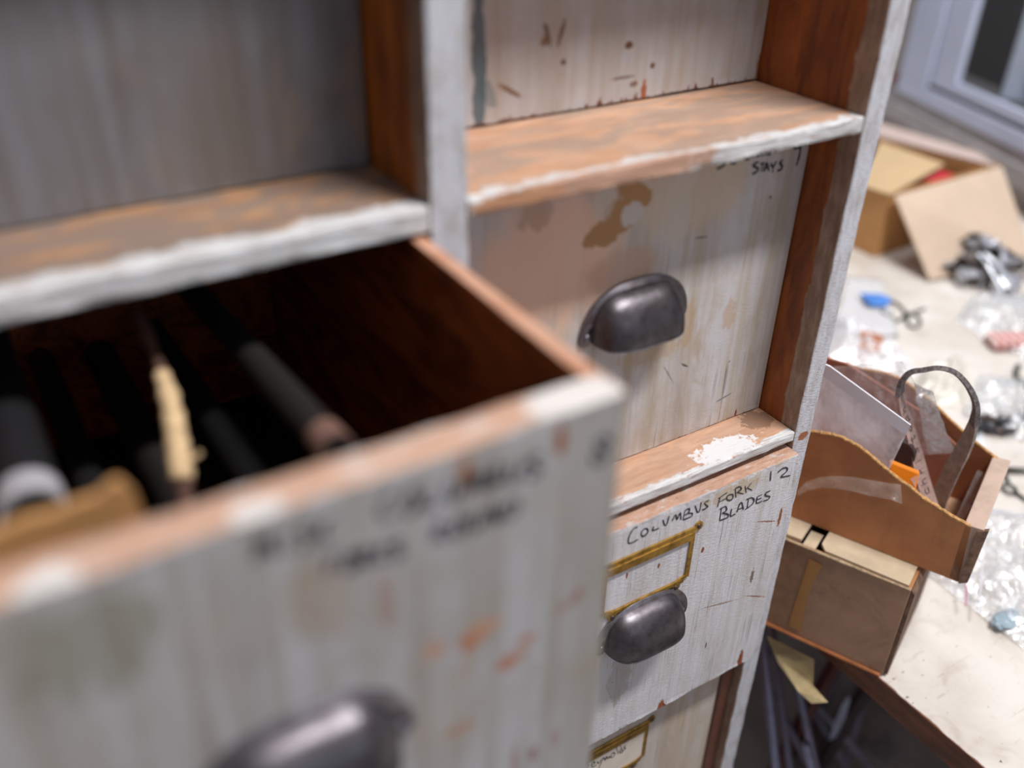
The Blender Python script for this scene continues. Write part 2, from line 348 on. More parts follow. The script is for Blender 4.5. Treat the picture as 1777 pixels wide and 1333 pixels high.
def cup_pull(parent, cx, y, zb, a=.0385, H=.0325, D=.0240, ear=.0470):
    """stamped cup pull: arched flange with two screw ears and a domed hood, open below; zb = bottom of the ears"""
    z0 = zb + .005; bm = bmesh.new()
    NX, NP = 44, 14; rows = []
    for i in range(NX + 1):
        u = math.sin(math.pi / 2 * (-1 + 2 * i / NX)); X = max(0.0, 1 - abs(u) ** 4.4); k = math.sqrt(X); row = []
        for j in range(NP + 1):
            f = math.pi / 2 * j / NP; cz = H * X ** .48 * math.sin(f); cy = D * k * math.cos(f) ** .85
            row.append(bm.verts.new((cx + a * u, y - max(.0018, cy), z0 - .001 + cz - .0040 * k * math.cos(f))))
        rows.append(row)
    for i in range(NX):
        for j in range(NP): bm.faces.new((rows[i][j], rows[i + 1][j], rows[i + 1][j + 1], rows[i][j + 1]))
    r_ = bmesh.ops.solidify(bm, geom=bm.faces[:], thickness=.0014)
    fl = bmesh.new(); out = []
    for k in range(49):                       # outer arch of the flange
        t = math.pi * k / 48; c, s = math.cos(t), math.sin(t)
        out.append((math.copysign(abs(c) ** (2 / 2.5), c) * ear, s ** (2 / 2.1) * (H + .0045)))
    for k in range(1, 9):                     # left ear
        t = math.pi + math.pi * k / 8; out.append((-ear + .0062 + .0062 * math.cos(t), .0052 * math.sin(t)))
    for k in range(0, 8):
        t = math.pi + math.pi * k / 8; out.append((ear - .0062 + .0062 * math.cos(t), .0052 * math.sin(t)))
    pts = [(cx + x, y, z0 + z) for x, z in out]
    slab(pts, (0, -1, 0), .0020, fl); bevelled(fl, .0004, 1)
    p = obj('cup_pull', bm, PULL, parent, smooth=True)
    me2 = bpy.data.meshes.new('fl'); fl.to_mesh(me2); fl.free()
    b2 = bmesh.new(); b2.from_mesh(p.data)
    n0 = Matrix.Translation(-(p.location + cumul(parent))); me2.transform(n0); b2.from_mesh(me2)
    for sx in (-1, 1):                        # slotted screw heads belong to the pull
        s_ = bmesh.new(); bmesh.ops.create_uvsphere(s_, u_segments=16, v_segments=8, radius=.0036)
        for v in s_.verts: v.co = Vector((v.co.x, v.co.y * .45, v.co.z)); 
        for v in s_.verts:
            if abs(v.co.x - v.co.z) < .0009 and v.co.y < -.0004: v.co.y *= .55
            v.co += Vector((cx + sx * (ear - .0065), y - .0020, z0 + .0010))
        me3 = bpy.data.meshes.new('s'); s_.to_mesh(me3); s_.free(); me3.transform(n0); b2.from_mesh(me3)
    b2.to_mesh(p.data); b2.free(); p.data.polygons.foreach_set('use_smooth', [True] * len(p.data.polygons))
    return p
def cumul(p):
    v = Vector((0, 0, 0))
    while p: v += p.location; p = p.parent
    return v
def label_holder(parent, cx, y, zt, hw=.040, hh=.0465, tab=.0025):
    """brass card frame: deep top lip, thin side bars, ears with round nails; zt = top of the window"""
    bm = bmesh.new(); zb = zt - hh
    def bar(x0, x1, z0, z1, d): 
        b = bmesh.new(); box(b, x0, x1, y - d, y, z0, z1); bevelled(b, .0004, 1); m = bpy.data.meshes.new('b'); b.to_mesh(m); b.free(); bm.from_mesh(m)
    bar(cx - hw - .0042, cx + hw + .0042, zt, zt + .0050, .0016)
    bar(cx - hw - .001, cx + hw + .001, zt - .0075, zt + .0004, .0024)
    bar(cx - hw - .0042, cx - hw, zb - .001, zt + .001, .0018); bar(cx + hw, cx + hw + .0042, zb - .001, zt + .001, .0018)
    bar(cx - hw + .001, cx + hw - .001, zb - .0052, zb - .0008, .0018)
    for s in (-1, 1):
        slab([(cx + s * (hw + .0042), y, zb + .004), (cx + s * hw, y, zb - .001), (cx + s * (hw - .003), y, zb - .0052), (cx + s * (hw - .012), y, zb - .0052), (cx + s * (hw - .010), y, zb - .001), (cx + s * (hw - .002), y, zb + .001)], (0, -1, 0), .0016, bm)
        for ex, ez in ((hw + .0068, .0040), (hw - .0085, -hh - .0075)):
            slab([(cx + s * ex + .0042 * math.cos(t * math.pi / 8), y, zt + ez + .0042 * math.sin(t * math.pi / 8)) for t in range(16)], (0, -1, 0), .0015, bm)
    o = obj('label_holder', bm, BRASS, parent); tag(o, 'brass label holder')
    for s in (-1, 1):
        for ex, ez in ((hw + .0068, .0040), (hw - .0085, -hh - .0075)):
            nb = bmesh.new(); m = Matrix.Translation((cx + s * ex, y - .0015, zt + ez)) @ Matrix.Diagonal((1, .5, 1, 1))
            bmesh.ops.create_uvsphere(nb, u_segments=14, v_segments=8, radius=.0024, matrix=m); obj('nail', nb, SCREW, parent, smooth=True)
BASE_M = plain('shaded_drawer_base', col(40, 30, 26), .9)  # near-black, so the shade on the drawer bottoms sits in the colour
def drawer(x0, x1, y, zt, zb, mat, th=.017, depth=.42, side=.009, seed=0, ragb=.0006):
    """wooden drawer: root part holds sides, back and base; the front is a sub-part"""
    bm = bmesh.new()
    for a, b in ((x0, x0 + side), (x1 - side, x1)): board((a, b, y + th * .5, y + depth, zb, zt - .0005), 'y', .0003, .0008, .02, seed, bm)
    box(bm, x0 + side, x1 - side, y + depth - .01, y + depth, zb, zt - .004)
    d = obj('drawer', bm, inner_m, cab)
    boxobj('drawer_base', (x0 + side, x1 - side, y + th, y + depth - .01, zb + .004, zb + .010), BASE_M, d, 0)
    obj('drawer_front', board((x0, x1, y, y + th, zb, zt), 'x', ragb, .0011, .003, seed), mat, d)
    return d

# --- top right drawer (recessed)
y1 = .1003
m1 = paint_mat('whitewash_top_right', (11, 3, 5), dirtiness=.5, lines=.3, chips=.80, bumps=.35, light=col(190, 188, 190), warm=col(174, 162, 150), edges=[('z', .0008, 1, .009, col(112, 58, 40))],
    blobs=[((.0640, y1, .038), (.0048, .01, .046), col(52, 84, 96), dict(amp=.35, freq=120, st=.8)), ((.0700, y1, .020), (.004, .01, .012), col(70, 96, 104), dict(amp=.8, freq=150, rot=.6, st=.5)),
           (tuple(ony(950, 60, y1)), (.0018, .01, .008), col(118, 90, 72), dict(amp=.4, rot=.3)), (tuple(ony(975, 55, y1)), (.0014, .01, .009), col(118, 90, 72), dict(amp=.4, rot=-.3)),
           (tuple(ony(1092, 78, y1)), (.003, .01, .0026), col(110, 76, 50), {}), (tuple(ony(978, 108, y1)), (.0022, .01, .002), col(110, 80, 60), {}), (tuple(ony(1132, 114, y1)), (.002, .01, .002), col(110, 80, 60), {}),
           (tuple(ony(945, 72, y1)), (.003, .01, .0028), col(130, 100, 76), dict(amp=.5)), (tuple(ony(885, 158, y1)), (.010, .01, .0016), col(128, 96, 78), dict(rot=-.55, amp=.5)),
           (tuple(ony(1080, 135, y1)), (.010, .01, .001), col(128, 110, 100), dict(amp=.6)), (tuple(ony(1100, 146, y1)), (.003, .01, .002), col(128, 100, 90), dict(amp=.6)),
           (tuple(ony(1117, 160, y1)), (.0022, .01, .008), 'wood', dict(amp=.5)), (tuple(ony(1318, 115, y1)), (.003, .01, .010), col(150, 100, 76), dict(amp=.4))])
drawer(.0015, W - .0012, y1, .236, .0012, m1, depth=.36, seed=21)
# --- second right drawer with its pull
y2 = .0410
B2 = lambda px, py: tuple(ony(px, py, y2))
TAN = col(176, 132, 84)
m2 = paint_mat('whitewash_second_right', (4, 8, 1), dirtiness=.8, lines=.35, chips=.84, bumps=.45, light=col(205, 202, 204), warm=col(184, 170, 152), edges=[('z', -.2548, 1, .004, col(120, 76, 56))],
    blobs=[(B2(960, 460), (.055, .01, .045), col(238, 196, 168), dict(amp=.2, freq=60, st=.85, edge=.35)), (B2(1080, 470), (.030, .01, .016), col(196, 156, 128), dict(amp=.2, freq=70, st=.6, edge=.3)), (B2(1200, 330), (.05, .01, .030), col(214, 192, 166), dict(amp=.2, freq=60, st=.7, edge=.3)), (B2(1045, 408), (.0150, .01, .0100), TAN, dict(amp=.32, freq=110, edge=.04)), (B2(1076, 378), (.0135, .01, .0130), TAN, dict(amp=.3, freq=110, rot=-.5, edge=.04)), (B2(1102, 335), (.0160, .01, .0075), TAN, dict(amp=.3, freq=110, rot=-.5, edge=.04)),  # broad warm washes are stains; the first is lightened to lift the shaded area
           (B2(1098, 372), (.0085, .01, .0085), col(206, 196, 190), dict(amp=.35, edge=.05)), (B2(1050, 350), (.009, .01, .012), col(206, 198, 186), dict(amp=.5, st=.6)),
           (B2(1178, 350), (.013, .01, .035), col(206, 198, 186), dict(amp=.4, st=.6)), (B2(930, 350), (.012, .01, .020), col(150, 116, 86), dict(amp=.4, st=.45)),
           (B2(1265, 545), (.006, .01, .012), col(190, 150, 112), dict(amp=.5, st=.5)), (B2(1195, 560), (.006, .01, .018), col(184, 152, 112), dict(amp=.4, st=.5)), (B2(1130, 612), (.030, .01, .008), col(184, 152, 112), dict(amp=.5, st=.45)),
           (B2(1217, 412), (.006, .01, .0006), col(110, 92, 80), dict(amp=.2, rot=-.12)), (B2(1337, 342), (.001, .01, .0012), col(80, 66, 60), {}), (B2(1256, 690), (.009, .01, .0009), col(140, 132, 140), dict(amp=.4, rot=.2)),
           (B2(1188, 634), (.004, .01, .0009), col(90, 80, 76), dict(amp=.4, rot=-.6)), (B2(1276, 720), (.0011, .01, .006), 'wood', {}), (B2(1160, 650), (.010, .01, .0006), col(140, 130, 126), dict(rot=-1.0, amp=.6))])
d2 = drawer(.0015, W - .0012, y2, -.0135, -.2547, m2, seed=22)
cup_pull(d2, .1535, y2, -.1410)
def crop(origin, scale, strokes, y): return [[ony(origin[0] + a / scale, origin[1] + b / scale, y) for a, b in s] for s in strokes]
ink(crop((1180, 220), 5.126, [
    [(700, 310), (660, 330), (650, 350), (690, 368), (680, 400), (640, 422)], [(708, 332), (752, 320)], [(735, 328), (720, 402)], [(745, 400), (768, 322), (790, 395)], [(752, 372), (792, 360)],
    [(805, 325), (825, 358), (855, 305)], [(828, 355), (820, 410)], [(915, 295), (885, 320), (905, 345), (900, 375), (862, 392)],
    [(325, 375), (370, 355), (425, 295), (440, 250)], [(480, 250), (445, 290), (452, 322), (498, 326)], [(620, 215), (580, 240), (575, 275), (600, 292), (625, 262)], [(640, 200), (650, 272)], [(680, 190), (685, 272)], [(642, 238), (682, 230)],
    [(700, 268), (715, 195), (728, 262)], [(704, 240), (728, 234)], [(750, 180), (752, 258)], [(775, 255), (770, 180), (800, 250), (795, 175)], [(832, 180), (850, 232)],
    [(1000, 170), (1030, 192), (1068, 170), (1070, 130), (1030, 130), (1002, 160)], [(1072, 150), (1062, 240), (1032, 348)]], y2), .0021, (0, -1, 0), INK, d2)
# --- third right drawer, flush, with card frame, pull and writing
y3 = -.0080
B3 = lambda px, py: tuple(ony(px, py, y3))
m3 = paint_mat('whitewash_fork_blades', (7, 1, 9), dirtiness=.30, lines=.6, chips=.80, bumps=.95, freq=1.25, light=col(222, 222, 228), warm=col(202, 198, 196), edges=[('z', -.5118, 1, .0024, col(110, 70, 54))],
    blobs=[(B3(1353, 898), (.0016, .01, .010), 'wood', dict(amp=.4)), (B3(1330, 905), (.012, .01, .0008), col(150, 100, 80), dict(amp=.8, rot=-.4)), (B3(1219, 955), (.0016, .01, .003), 'wood', dict(amp=.3)), (B3(1143, 982), (.0012, .01, .003), 'wood', dict(amp=.3)),
           (B3(1088, 999), (.0010, .01, .003), 'wood', dict(amp=.3)), (B3(1284, 1146), (.0030, .01, .014), 'wood', dict(amp=.4)), (B3(1146, 1232), (.0048, .01, .013), 'wood', dict(amp=.4, freq=260)), (B3(1310, 1035), (.014, .01, .0008), col(150, 110, 90), dict(amp=.8, rot=-.5)),
           (B3(1305, 1000), (.002, .01, .008), col(130, 110, 98), dict(amp=.8)), (B3(1250, 1048), (.020, .01, .0007), col(150, 120, 104), dict(amp=.8, rot=-.25)), (B3(1225, 1120), (.0008, .01, .004), col(80, 60, 56), {}),
           (B3(1090, 1180), (.0030, .01, .0030), col(226, 228, 232), dict(amp=.3)), (B3(1061, 1248), (.0022, .01, .0022), col(226, 228, 232), dict(amp=.3)), (B3(1275, 852), (.03, .01, .008), col(196, 172, 130), dict(amp=.6, st=.6)),
           (B3(1360, 795), (.012, .01, .006), col(196, 178, 140), dict(amp=.5, st=.5)), (B3(1075, 1175), (.012, .01, .030), col(150, 132, 118), dict(amp=.4, st=.4))])
d3 = drawer(.0016, W - .0006, y3, -.2715, -.5118, m3, th=.019, seed=23, ragb=.0011)
cup_pull(d3, .1515, y3, -.3965)
label_holder(d3, .1508, y3, -.3058)
ink(crop((1000, 760), 4.4425, [
    [(472, 685), (440, 700), (410, 750), (400, 800), (418, 812), (478, 780)], [(525, 700), (505, 720), (500, 748), (515, 758), (540, 742), (552, 715), (540, 698), (522, 702)], [(598, 680), (588, 714), (640, 694)],
    [(668, 630), (678, 668), (695, 668), (715, 600)], [(738, 640), (765, 590), (776, 628), (800, 575), (806, 630)], [(838, 555), (822, 632)], [(835, 560), (870, 545), (862, 578), (835, 595)], [(858, 582), (892, 580), (885, 605), (824, 632)],
    [(915, 520), (932, 570), (950, 560), (962, 495)], [(1022, 480), (990, 498), (1000, 518), (1014, 528), (985, 550), (968, 552)], [(1108, 458), (1088, 532)], [(1092, 468), (1162, 420)], [(1095, 497), (1152, 466)],
    [(1168, 440), (1158, 468), (1180, 482), (1205, 465), (1204, 436), (1168, 440)], [(1225, 390), (1230, 458)], [(1218, 396), (1258, 375), (1270, 396), (1234, 422)], [(1240, 420), (1288, 430)], [(1300, 370), (1310, 422)], [(1352, 344), (1308, 395)], [(1320, 386), (1354, 402)],
    [(1118, 545), (1104, 635)], [(1100, 552), (1148, 528), (1156, 558), (1122, 580)], [(1126, 580), (1170, 590), (1160, 615), (1104, 636)], [(1197, 545), (1188, 602), (1226, 584)], [(1238, 572), (1258, 510), (1275, 500), (1287, 552)], [(1245, 552), (1282, 536)],
    [(1308, 476), (1350, 460), (1370, 482), (1350, 515), (1298, 552)], [(1326, 474), (1316, 542)], [(1395, 450), (1388, 502), (1432, 485)], [(1395, 452), (1432, 434)], [(1392, 476), (1426, 462)], [(1497, 404), (1460, 424), (1460, 445), (1490, 452), (1475, 475), (1438, 486)],
    [(1500, 255), (1494, 330)], [(1550, 266), (1588, 236), (1620, 230), (1622, 255), (1575, 300), (1648, 288)]], y3), .0017, (0, -1, 0), INK, d3)
# --- fourth right drawer, only its top shows
y4 = .0135
m4 = paint_mat('whitewash_fourth_right', (1, 6, 4), dirtiness=.6, lines=.3, chips=.84, bumps=.5, light=col(204, 198, 192), warm=col(192, 172, 148))
d4 = drawer(.0016, W - .0150, y4, -.5380, -.7800, m4, seed=24)
cup_pull(d4, .1535, y4, -.6650)
label_holder(d4, .1535, y4, -.5625)
CARD = plain('cream_card', col(222, 210, 196), .7, var=.05)
obj('label_card', slab([(.113, y4 - .0004, -.6100), (.194, y4 - .0004, -.6100), (.194, y4 - .0004, -.5600), (.113, y4 - .0004, -.5600)], (0, -1, 0), .0005), CARD, d4)
yc = y4 - .0009
ink(crop((980, 1220), 8.885, [
    [(300, 1060), (330, 960)], [(300, 975), (350, 945), (360, 975), (320, 1010), (370, 1030)],
    [(410, 958), (462, 930), (450, 905), (415, 930), (408, 975), (450, 978), (492, 945)], [(500, 900), (522, 932), (560, 868)], [(592, 838), (560, 920), (520, 1000)], [(605, 838), (622, 882), (645, 822), (660, 862), (685, 820), (692, 850)],
    [(722, 788), (708, 832), (740, 832), (772, 780), (742, 768), (720, 790)], [(795, 680), (822, 782)], [(872, 700), (845, 745), (870, 770), (900, 722)], [(858, 655), (892, 752)], [(942, 648), (908, 682), (936, 700), (898, 732)]], yc), .0012, (0, -1, 0), INK, d4)
obj('side_strip', board((W - .0142, W - .0008, .0100, .03, -.79, -.5340), 'z', .0008, .0012, seed=6), plain('dark_worn_wood', col(104, 64, 50), .6), cab)

# --- left column: closed drawer above, open drawer, plain ones elsewhere
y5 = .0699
m5 = paint_mat('shaded_whitewash_upper_left', (14, 3, 2), dirtiness=.5, lines=.2, chips=.86, bumps=.3, light=col(126, 125, 130), warm=col(108, 100, 95), dirt=col(94, 84, 76), blobs=[((-.10, y5, .02), (.03, .01, .06), col(120, 108, 96), dict(amp=.2, st=.4, edge=.3))])  # greys darkened to carry the corner shade over the whole front
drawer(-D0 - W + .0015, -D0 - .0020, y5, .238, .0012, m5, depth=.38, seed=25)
YO = -.1670; XR = -.0240; XL = XR - W + .003; ZT = -.0157; ZB = -.2600
BO = lambda px, py: tuple(ony(px, py, YO))
OR = col(176, 108, 72)
m6 = paint_mat('whitewash_open_drawer', (2, 12, 7), dirtiness=.5, lines=.25, chips=.86, bumps=.4, light=col(182, 182, 185), warm=col(156, 150, 140), dirt=col(132, 120, 106),
    topblobs=[(tuple(ony(1000, 700, YO))[:1] + (YO + .006, ZT), (.016, .014, .004)), ((XR - .012, YO + .006, ZT), (.012, .012, .004)), ((ony(90, 1030, YO).x, YO + .003, ZT), (.009, .007, .004)), ((ony(450, 900, YO).x, YO + .004, ZT), (.009, .005, .004))],
    blobs=[(BO(815, 1112), (.0060, .01, .0055), OR, dict(amp=.5, st=.9)), (BO(840, 1090), (.008, .01, .005), col(188, 140, 112), dict(amp=.5, st=.8)), (BO(755, 1130), (.0045, .01, .006), col(186, 140, 112), dict(amp=.5, st=.7)), (BO(885, 1147), (.0070, .01, .0045), OR, dict(amp=.5, st=.8)),
           (BO(915, 1110), (.0050, .01, .003), OR, dict(amp=.5, st=.7)), (BO(1000, 1035), (.0030, .01, .0055), col(150, 104, 92), dict(amp=.4, rot=-.4, st=.8)), (BO(975, 1055), (.0035, .01, .0035), col(160, 118, 104), dict(amp=.5, st=.6)),
           (BO(925, 1308), (.0024, .01, .005), col(140, 84, 84), dict(st=.8)), (BO(892, 1318), (.0018, .01, .010), col(150, 100, 96), dict(st=.6)), (BO(963, 1282), (.0022, .01, .006), col(150, 110, 104), dict(st=.6)),
           (BO(800, 1265), (.008, .01, .004), col(170, 136, 112), dict(amp=.5, st=.7)), (BO(973, 762), (.0028, .01, .0075), col(146, 84, 44), dict(amp=.3)), (BO(806, 820), (.0026, .01, .0070), col(158, 104, 62), dict(amp=.3)),
           (BO(670, 1040), (.004, .01, .014), col(150, 112, 90), dict(amp=.4, st=.5)), (BO(560, 1050), (.012, .01, .02), col(150, 124, 88), dict(amp=.5, st=.4)), (BO(150, 1130), (.02, .01, .02), col(120, 116, 90), dict(amp=.5, st=.5))])
d6 = drawer(XL, XR, YO, ZT, ZB, m6, th=.0172, side=.0082, depth=.44, seed=26, ragb=.0008)
cup_pull(d6, -.1685, YO, -.1515)
GLY = {'M': [[(0, 0), (.2, 1), (.5, .3), (.8, 1), (1, 0)]], 'I': [[(.5, 0), (.5, 1)]], 'S': [[(.9, .9), (.4, 1), (.1, .75), (.5, .5), (.9, .3), (.5, 0), (.1, .1)]], 'C': [[(.9, .9), (.4, 1), (.1, .5), (.4, 0), (.9, .15)]],
       'O': [[(.5, 1), (.1, .6), (.3, 0), (.8, .1), (.9, .7), (.5, 1)]], 'L': [[(.2, 1), (.15, 0), (.9, .05)]], 'U': [[(.1, 1), (.2, .1), (.7, .05), (.9, 1)]], 'B': [[(.1, 0), (.15, 1)], [(.15, 1), (.8, .85), (.2, .5), (.95, .3), (.1, 0)]],
       'F': [[(.1, 0), (.2, 1)], [(.2, 1), (.95, 1)], [(.15, .5), (.7, .55)]], 'R': [[(.1, 0), (.15, 1)], [(.15, 1), (.85, .8), (.2, .5), (.95, 0)]], 'N': [[(.1, 0), (.15, 1), (.8, 0), (.9, 1)]], 'D': [[(.1, 0), (.15, 1)], [(.1, 1), (.9, .7), (.7, .1), (.1, 0)]],
       'A': [[(0, 0), (.5, 1), (1, 0)], [(.2, .4), (.8, .4)]], 'G': [[(.9, .9), (.3, .95), (.1, .3), (.5, 0), (.9, .2), (.9, .5), (.5, .5)]], 'K': [[(.1, 0), (.15, 1)], [(.9, 1), (.15, .45), (.95, 0)]], 'E': [[(.9, 1), (.15, 1), (.1, 0), (.9, 0)], [(.1, .5), (.7, .5)]],
       'P': [[(.1, 0), (.15, 1)], [(.15, 1), (.9, .8), (.15, .45)]], '8': [[(.5, .5), (.15, .8), (.5, 1), (.85, .8), (.5, .5), (.1, .25), (.5, 0), (.9, .25), (.5, .5)]]}
def word(txt, a, b, h, y, sl=.15):
    A, B = ony(*a, y), ony(*b, y); n = len(txt); st = (B - A) / n; out = []
    for i, ch in enumerate(txt):
        if ch == ' ': continue
        for s in GLY[ch]: out.append([A + st * (i + .8 * u + sl * v) + Vector((0, 0, h * v)) for u, v in s])
    return out
for wd_, a_, b_, h_ in (('MISC', (445, 975), (590, 930), .0095), ('COLUMBUS', (655, 905), (945, 822), .0100), ('FORKS', (565, 1000), (705, 965), .0085), ('ROUND', (748, 945), (905, 892), .0090), ('8', (1022, 808), (1062, 800), .0130)):
    ink(word(wd_, a_, b_, h_, YO), .0024, (0, -1, 0), INK, d6)
for i, (x0, zt, zb) in enumerate(((-D0 - W + .0015, -.282, -.520), (-D0 - W + .0015, .504, .258), (.0015, .504, .258), (-D0 - W + .0015, -.538, -.786), (.0015, -.803, -1.036), (-D0 - W + .0015, -.803, -1.036), (.0015, -1.055, -1.255), (-D0 - W + .0015, -1.055, -1.255))):
    dd = drawer(x0, x0 + W - .003, .03, zt, zb, m4, depth=.40, seed=30 + i); cup_pull(dd, x0 + .149, .03, (zt + zb) / 2)

# ------------------------------------------------------------------ what lies in the open drawer
TUBE = plain('dark_steel_tube', col(70, 70, 74), .35, .6, bump=.1)
DKT = plain('shaded_steel_tube', col(24, 23, 26), .6, .0, bump=.1)  # near-black to paint the shade inside the drawer onto the tubes
BRT = plain('shaded_brown_tube', col(20, 15, 13), .8)  # brown darkened the same way for the drawer's shade
BLK = plain('black_tube_bore', col(14, 14, 16), .7)
def steel_tube(p_end, length, r, label, rise=0.0, mat=DKT, tip=TUBE, yaw=0.0, group=None, name='steel_tube'):
    p = Vector(p_end); d = Vector((math.sin(yaw), math.cos(yaw), -rise)).normalized()
    root = empty(name, p, label, 'tube', group)
    bm = tube([p, p + d * .004, p + d * length], r, 20, True); bm.faces.ensure_lookup_table()
    obj('tube_wall', bm, mat, root, smooth=False)
    obj('tube_tip', tube([p - d * .0001, p + d * .016], r + .0004, 20, True), tip, root)  # paler tip materials paint the light that reaches the tube end
    q = p - d * .0003; u = d.cross(Vector((0, 0, 1))).normalized(); v = u.cross(d)
    bm = slab([q + (u * math.cos(k * math.pi / 10) + v * math.sin(k * math.pi / 10)) * r * .86 for k in range(20)], d, .0002)  # black disc paints the shaded hollow; the tube itself is closed
    obj('tube_bore', bm, BLK, root); return root
steel_tube((-.232, -.062, -.066), .29, .0125, 'thick grey steel tube at the left end of the open drawer', .06, DKT, plain('lit_grey_tube_tip', col(196, 194, 200), .4, .2))
steel_tube((-.205, -.085, -.120), .31, .008, 'thin black steel tube behind the cardboard strip in the open drawer', .10)
steel_tube((-.171, -.110, -.120), .31, .010, 'brown steel tube right of the twine in the open drawer', .08, BRT, BRT)
steel_tube((-.137, -.118, -.100), .31, .008, 'dark blue-grey tube near the middle of the open drawer front', .10)
steel_tube((-.116, -.092, -.058), .31, .0080, 'reddish brown tube nearest the right wall of the open drawer', .12, BRT, plain('lit_red_brown_tip', col(120, 90, 80), .6))
KRAFT = plain('kraft_cardboard', col(196, 146, 92), .8, var=.10, freq=30)
KRAFT_D = plain('kraft_cardboard_dark', col(168, 118, 76), .8, var=.10, freq=25)
CORR = plain('torn_cardboard_edge', col(196, 150, 96), .9, var=.35, freq=300, bump=.6)
yk = -.118
pk = [tuple(ony(a, b, yk)) for a, b in ((-40, 960), (-40, 938), (0, 925), (45, 905), (90, 895), (130, 878), (170, 865), (195, 842), (212, 838), (235, 860), (255, 905), (262, 960))]
pk = [(x, y, min(z, -.02)) for x, y, z in pk]; pk[0] = (pk[0][0], yk, -.245); pk[-1] = (pk[-1][0], yk, -.245)
tag(obj('cardboard_strip', slab(pk, (0, 1, 0), .004), KRAFT, None), 'torn tan cardboard strip standing behind the open drawer front', 'cardboard')
# twine-tied stick
ROPE = plain('pale_twine', col(214, 184, 142), .85, var=.3, freq=300, bump=.7)
pts = smooth_path([dep(236, 540, .475), dep(262, 600, .462), dep(285, 655, .45), dep(298, 700, .44), dep(306, 745, .43), dep(312, 790, .42), dep(318, 830, .415), dep(322, 900, .41)], 6)
root = empty('wooden_stick', pts[-1], 'thin stick with pale peeled bark standing among the tubes in the open drawer', 'stick')
obj('stick', tube(pts, [.0035 + .0014 * noise.noise(p * 60) for p in pts], 10), plain('brown_stick', col(84, 56, 46), .8), root, smooth=True)
pb = pts[11:37]; bm = tube([p + Vector((-.0008, -.0015, 0)) for p in pb], [.0038 + .0022 * abs(noise.noise(p * 140)) + .0012 * (i / len(pb)) for i, p in enumerate(pb)], 9)
tube([pb[20], pb[21] + Vector((.006, -.001, .001)), pb[21] + Vector((.009, -.001, .003))], .0011, 6, True, bm)
obj('peeled_bark', bm, ROPE, root, smooth=True)

# ------------------------------------------------------------------ room: floor, wall with window
FM = N('concrete_floor'); fc = FM.mix(FM.ramp(FM.noise((6, 6, 6), 6, .6), .3, .7), col(226, 216, 210), col(190, 180, 176)); FM.bump(FM.noise((60, 60, 60), 4), .2, .002)
boxobj('floor', (-2.2, 3.2, -2.2, 3.2, FLOOR - .02, FLOOR), FM.done(fc, .6), None, 0)['kind'] = 'structure'
WD = Vector((.32057, .94722, 0)).normalized(); WN = Vector((-WD.y, WD.x, 0)); WP = Vector((1.6317, .601, 0))      # WN points into the room
def onw(px, py, off=0.0): return on(px, py, WP + WN * off, WN)
def wbox(name, s0, s1, z0, z1, o0, o1, mat, bev=.002, bm=None, keep=False):
    """box in wall coordinates: s along the wall, o out of the wall into the room"""
    b = bmesh.new(); vs = box(b, s0, s1, o0, o1, z0, z1)
    if bev: bevelled(b, bev)
    for v in b.verts: v.co = Vector((WP.x, WP.y, 0)) + WD * v.co.x + WN * v.co.y + Vector((0, 0, v.co.z))
    return b if keep else obj(name, b, mat)
def ws(px, py, off=0.0): p = onw(px, py, off) - WP; return p.dot(WD), onw(px, py, off).z
WALLP = plain('wall_plaster', col(176, 168, 166), .8, var=.05, freq=4)
PVC = plain('blue_white_window_paint', col(204, 212, 236), .35, var=.04, freq=8, bump=.05)
SILLM = plain('grey_sill_paint', col(176, 170, 172), .6, var=.14, freq=12)
def struct(o): o['kind'] = 'structure'; return o
wb = wbox('w', -2.4, 1.75, FLOOR, -.43, -.12, 0, WALLP, 0, keep=True)
for e in ((-2.4, -1.3, -.43, 1.25), (.46, 1.75, -.43, 1.25), (-1.3, .46, .85, 1.25)):
    b = wbox('w', e[0], e[1], e[2], e[3], -.12, 0, WALLP, 0, keep=True); m = bpy.data.meshes.new('t'); b.to_mesh(m); b.free(); wb.from_mesh(m)
struct(obj('wall_right', wb, WALLP))
struct(wbox('trim_1', -1.45, .52, -.486, -.446, 0, .034, SILLM, .003)); struct(wbox('trim_2', -1.42, .49, -.446, -.421, 0, .024, SILLM, .003))
fr = wbox('f', -1.3, .455, -.421, -.386, -.06, .03, PVC, .003, keep=True)
def addw(bm, *e, bev=.002):
    b = wbox('x', *e, None, bev, keep=True); m = bpy.data.meshes.new('t'); b.to_mesh(m); b.free(); bm.from_mesh(m)
addw(fr, .350, .455, -.386, .85, -.06, .03); addw(fr, -1.3, -1.2, -.386, .85, -.06, .03); addw(fr, -1.2, .35, .78, .85, -.06, .03); addw(fr, -1.2, .35, -.386, -.378, -.06, .004)
wf = struct(obj('window_1', fr, PVC))
obj('window_gap_shade', wbox('k', -1.2, .345, -.3855, -.3765, -.01, .0262, None, 0, keep=True), plain('dark_gap_strip', col(36, 36, 34), .6), wf)  # dark strip paints the shaded gap between frame and sash
sa = wbox('s', -1.195, .340, -.376, -.352, .012, .026, None, .002, keep=True)
addw(sa, .258, .340, -.352, .77, .012, .026); addw(sa, -1.195, -1.11, -.352, .77, .012, .026); addw(sa, -1.11, .258, .70, .77, .012, .026)
obj('window_sash', sa, PVC, wf)
gn = N('window_glass'); gl = gn.done((.5, .52, .55, 1), .02, 0, Alpha=.05, Specular_IOR_Level=.1); gn.m.blend_method = 'BLEND' if hasattr(gn.m, 'blend_method') else None
obj('window_pane', wbox('g', -1.11, .258, -.352, .70, .014, .017, None, 0, keep=True), gl, wf)
bm = bmesh.new(); g = []
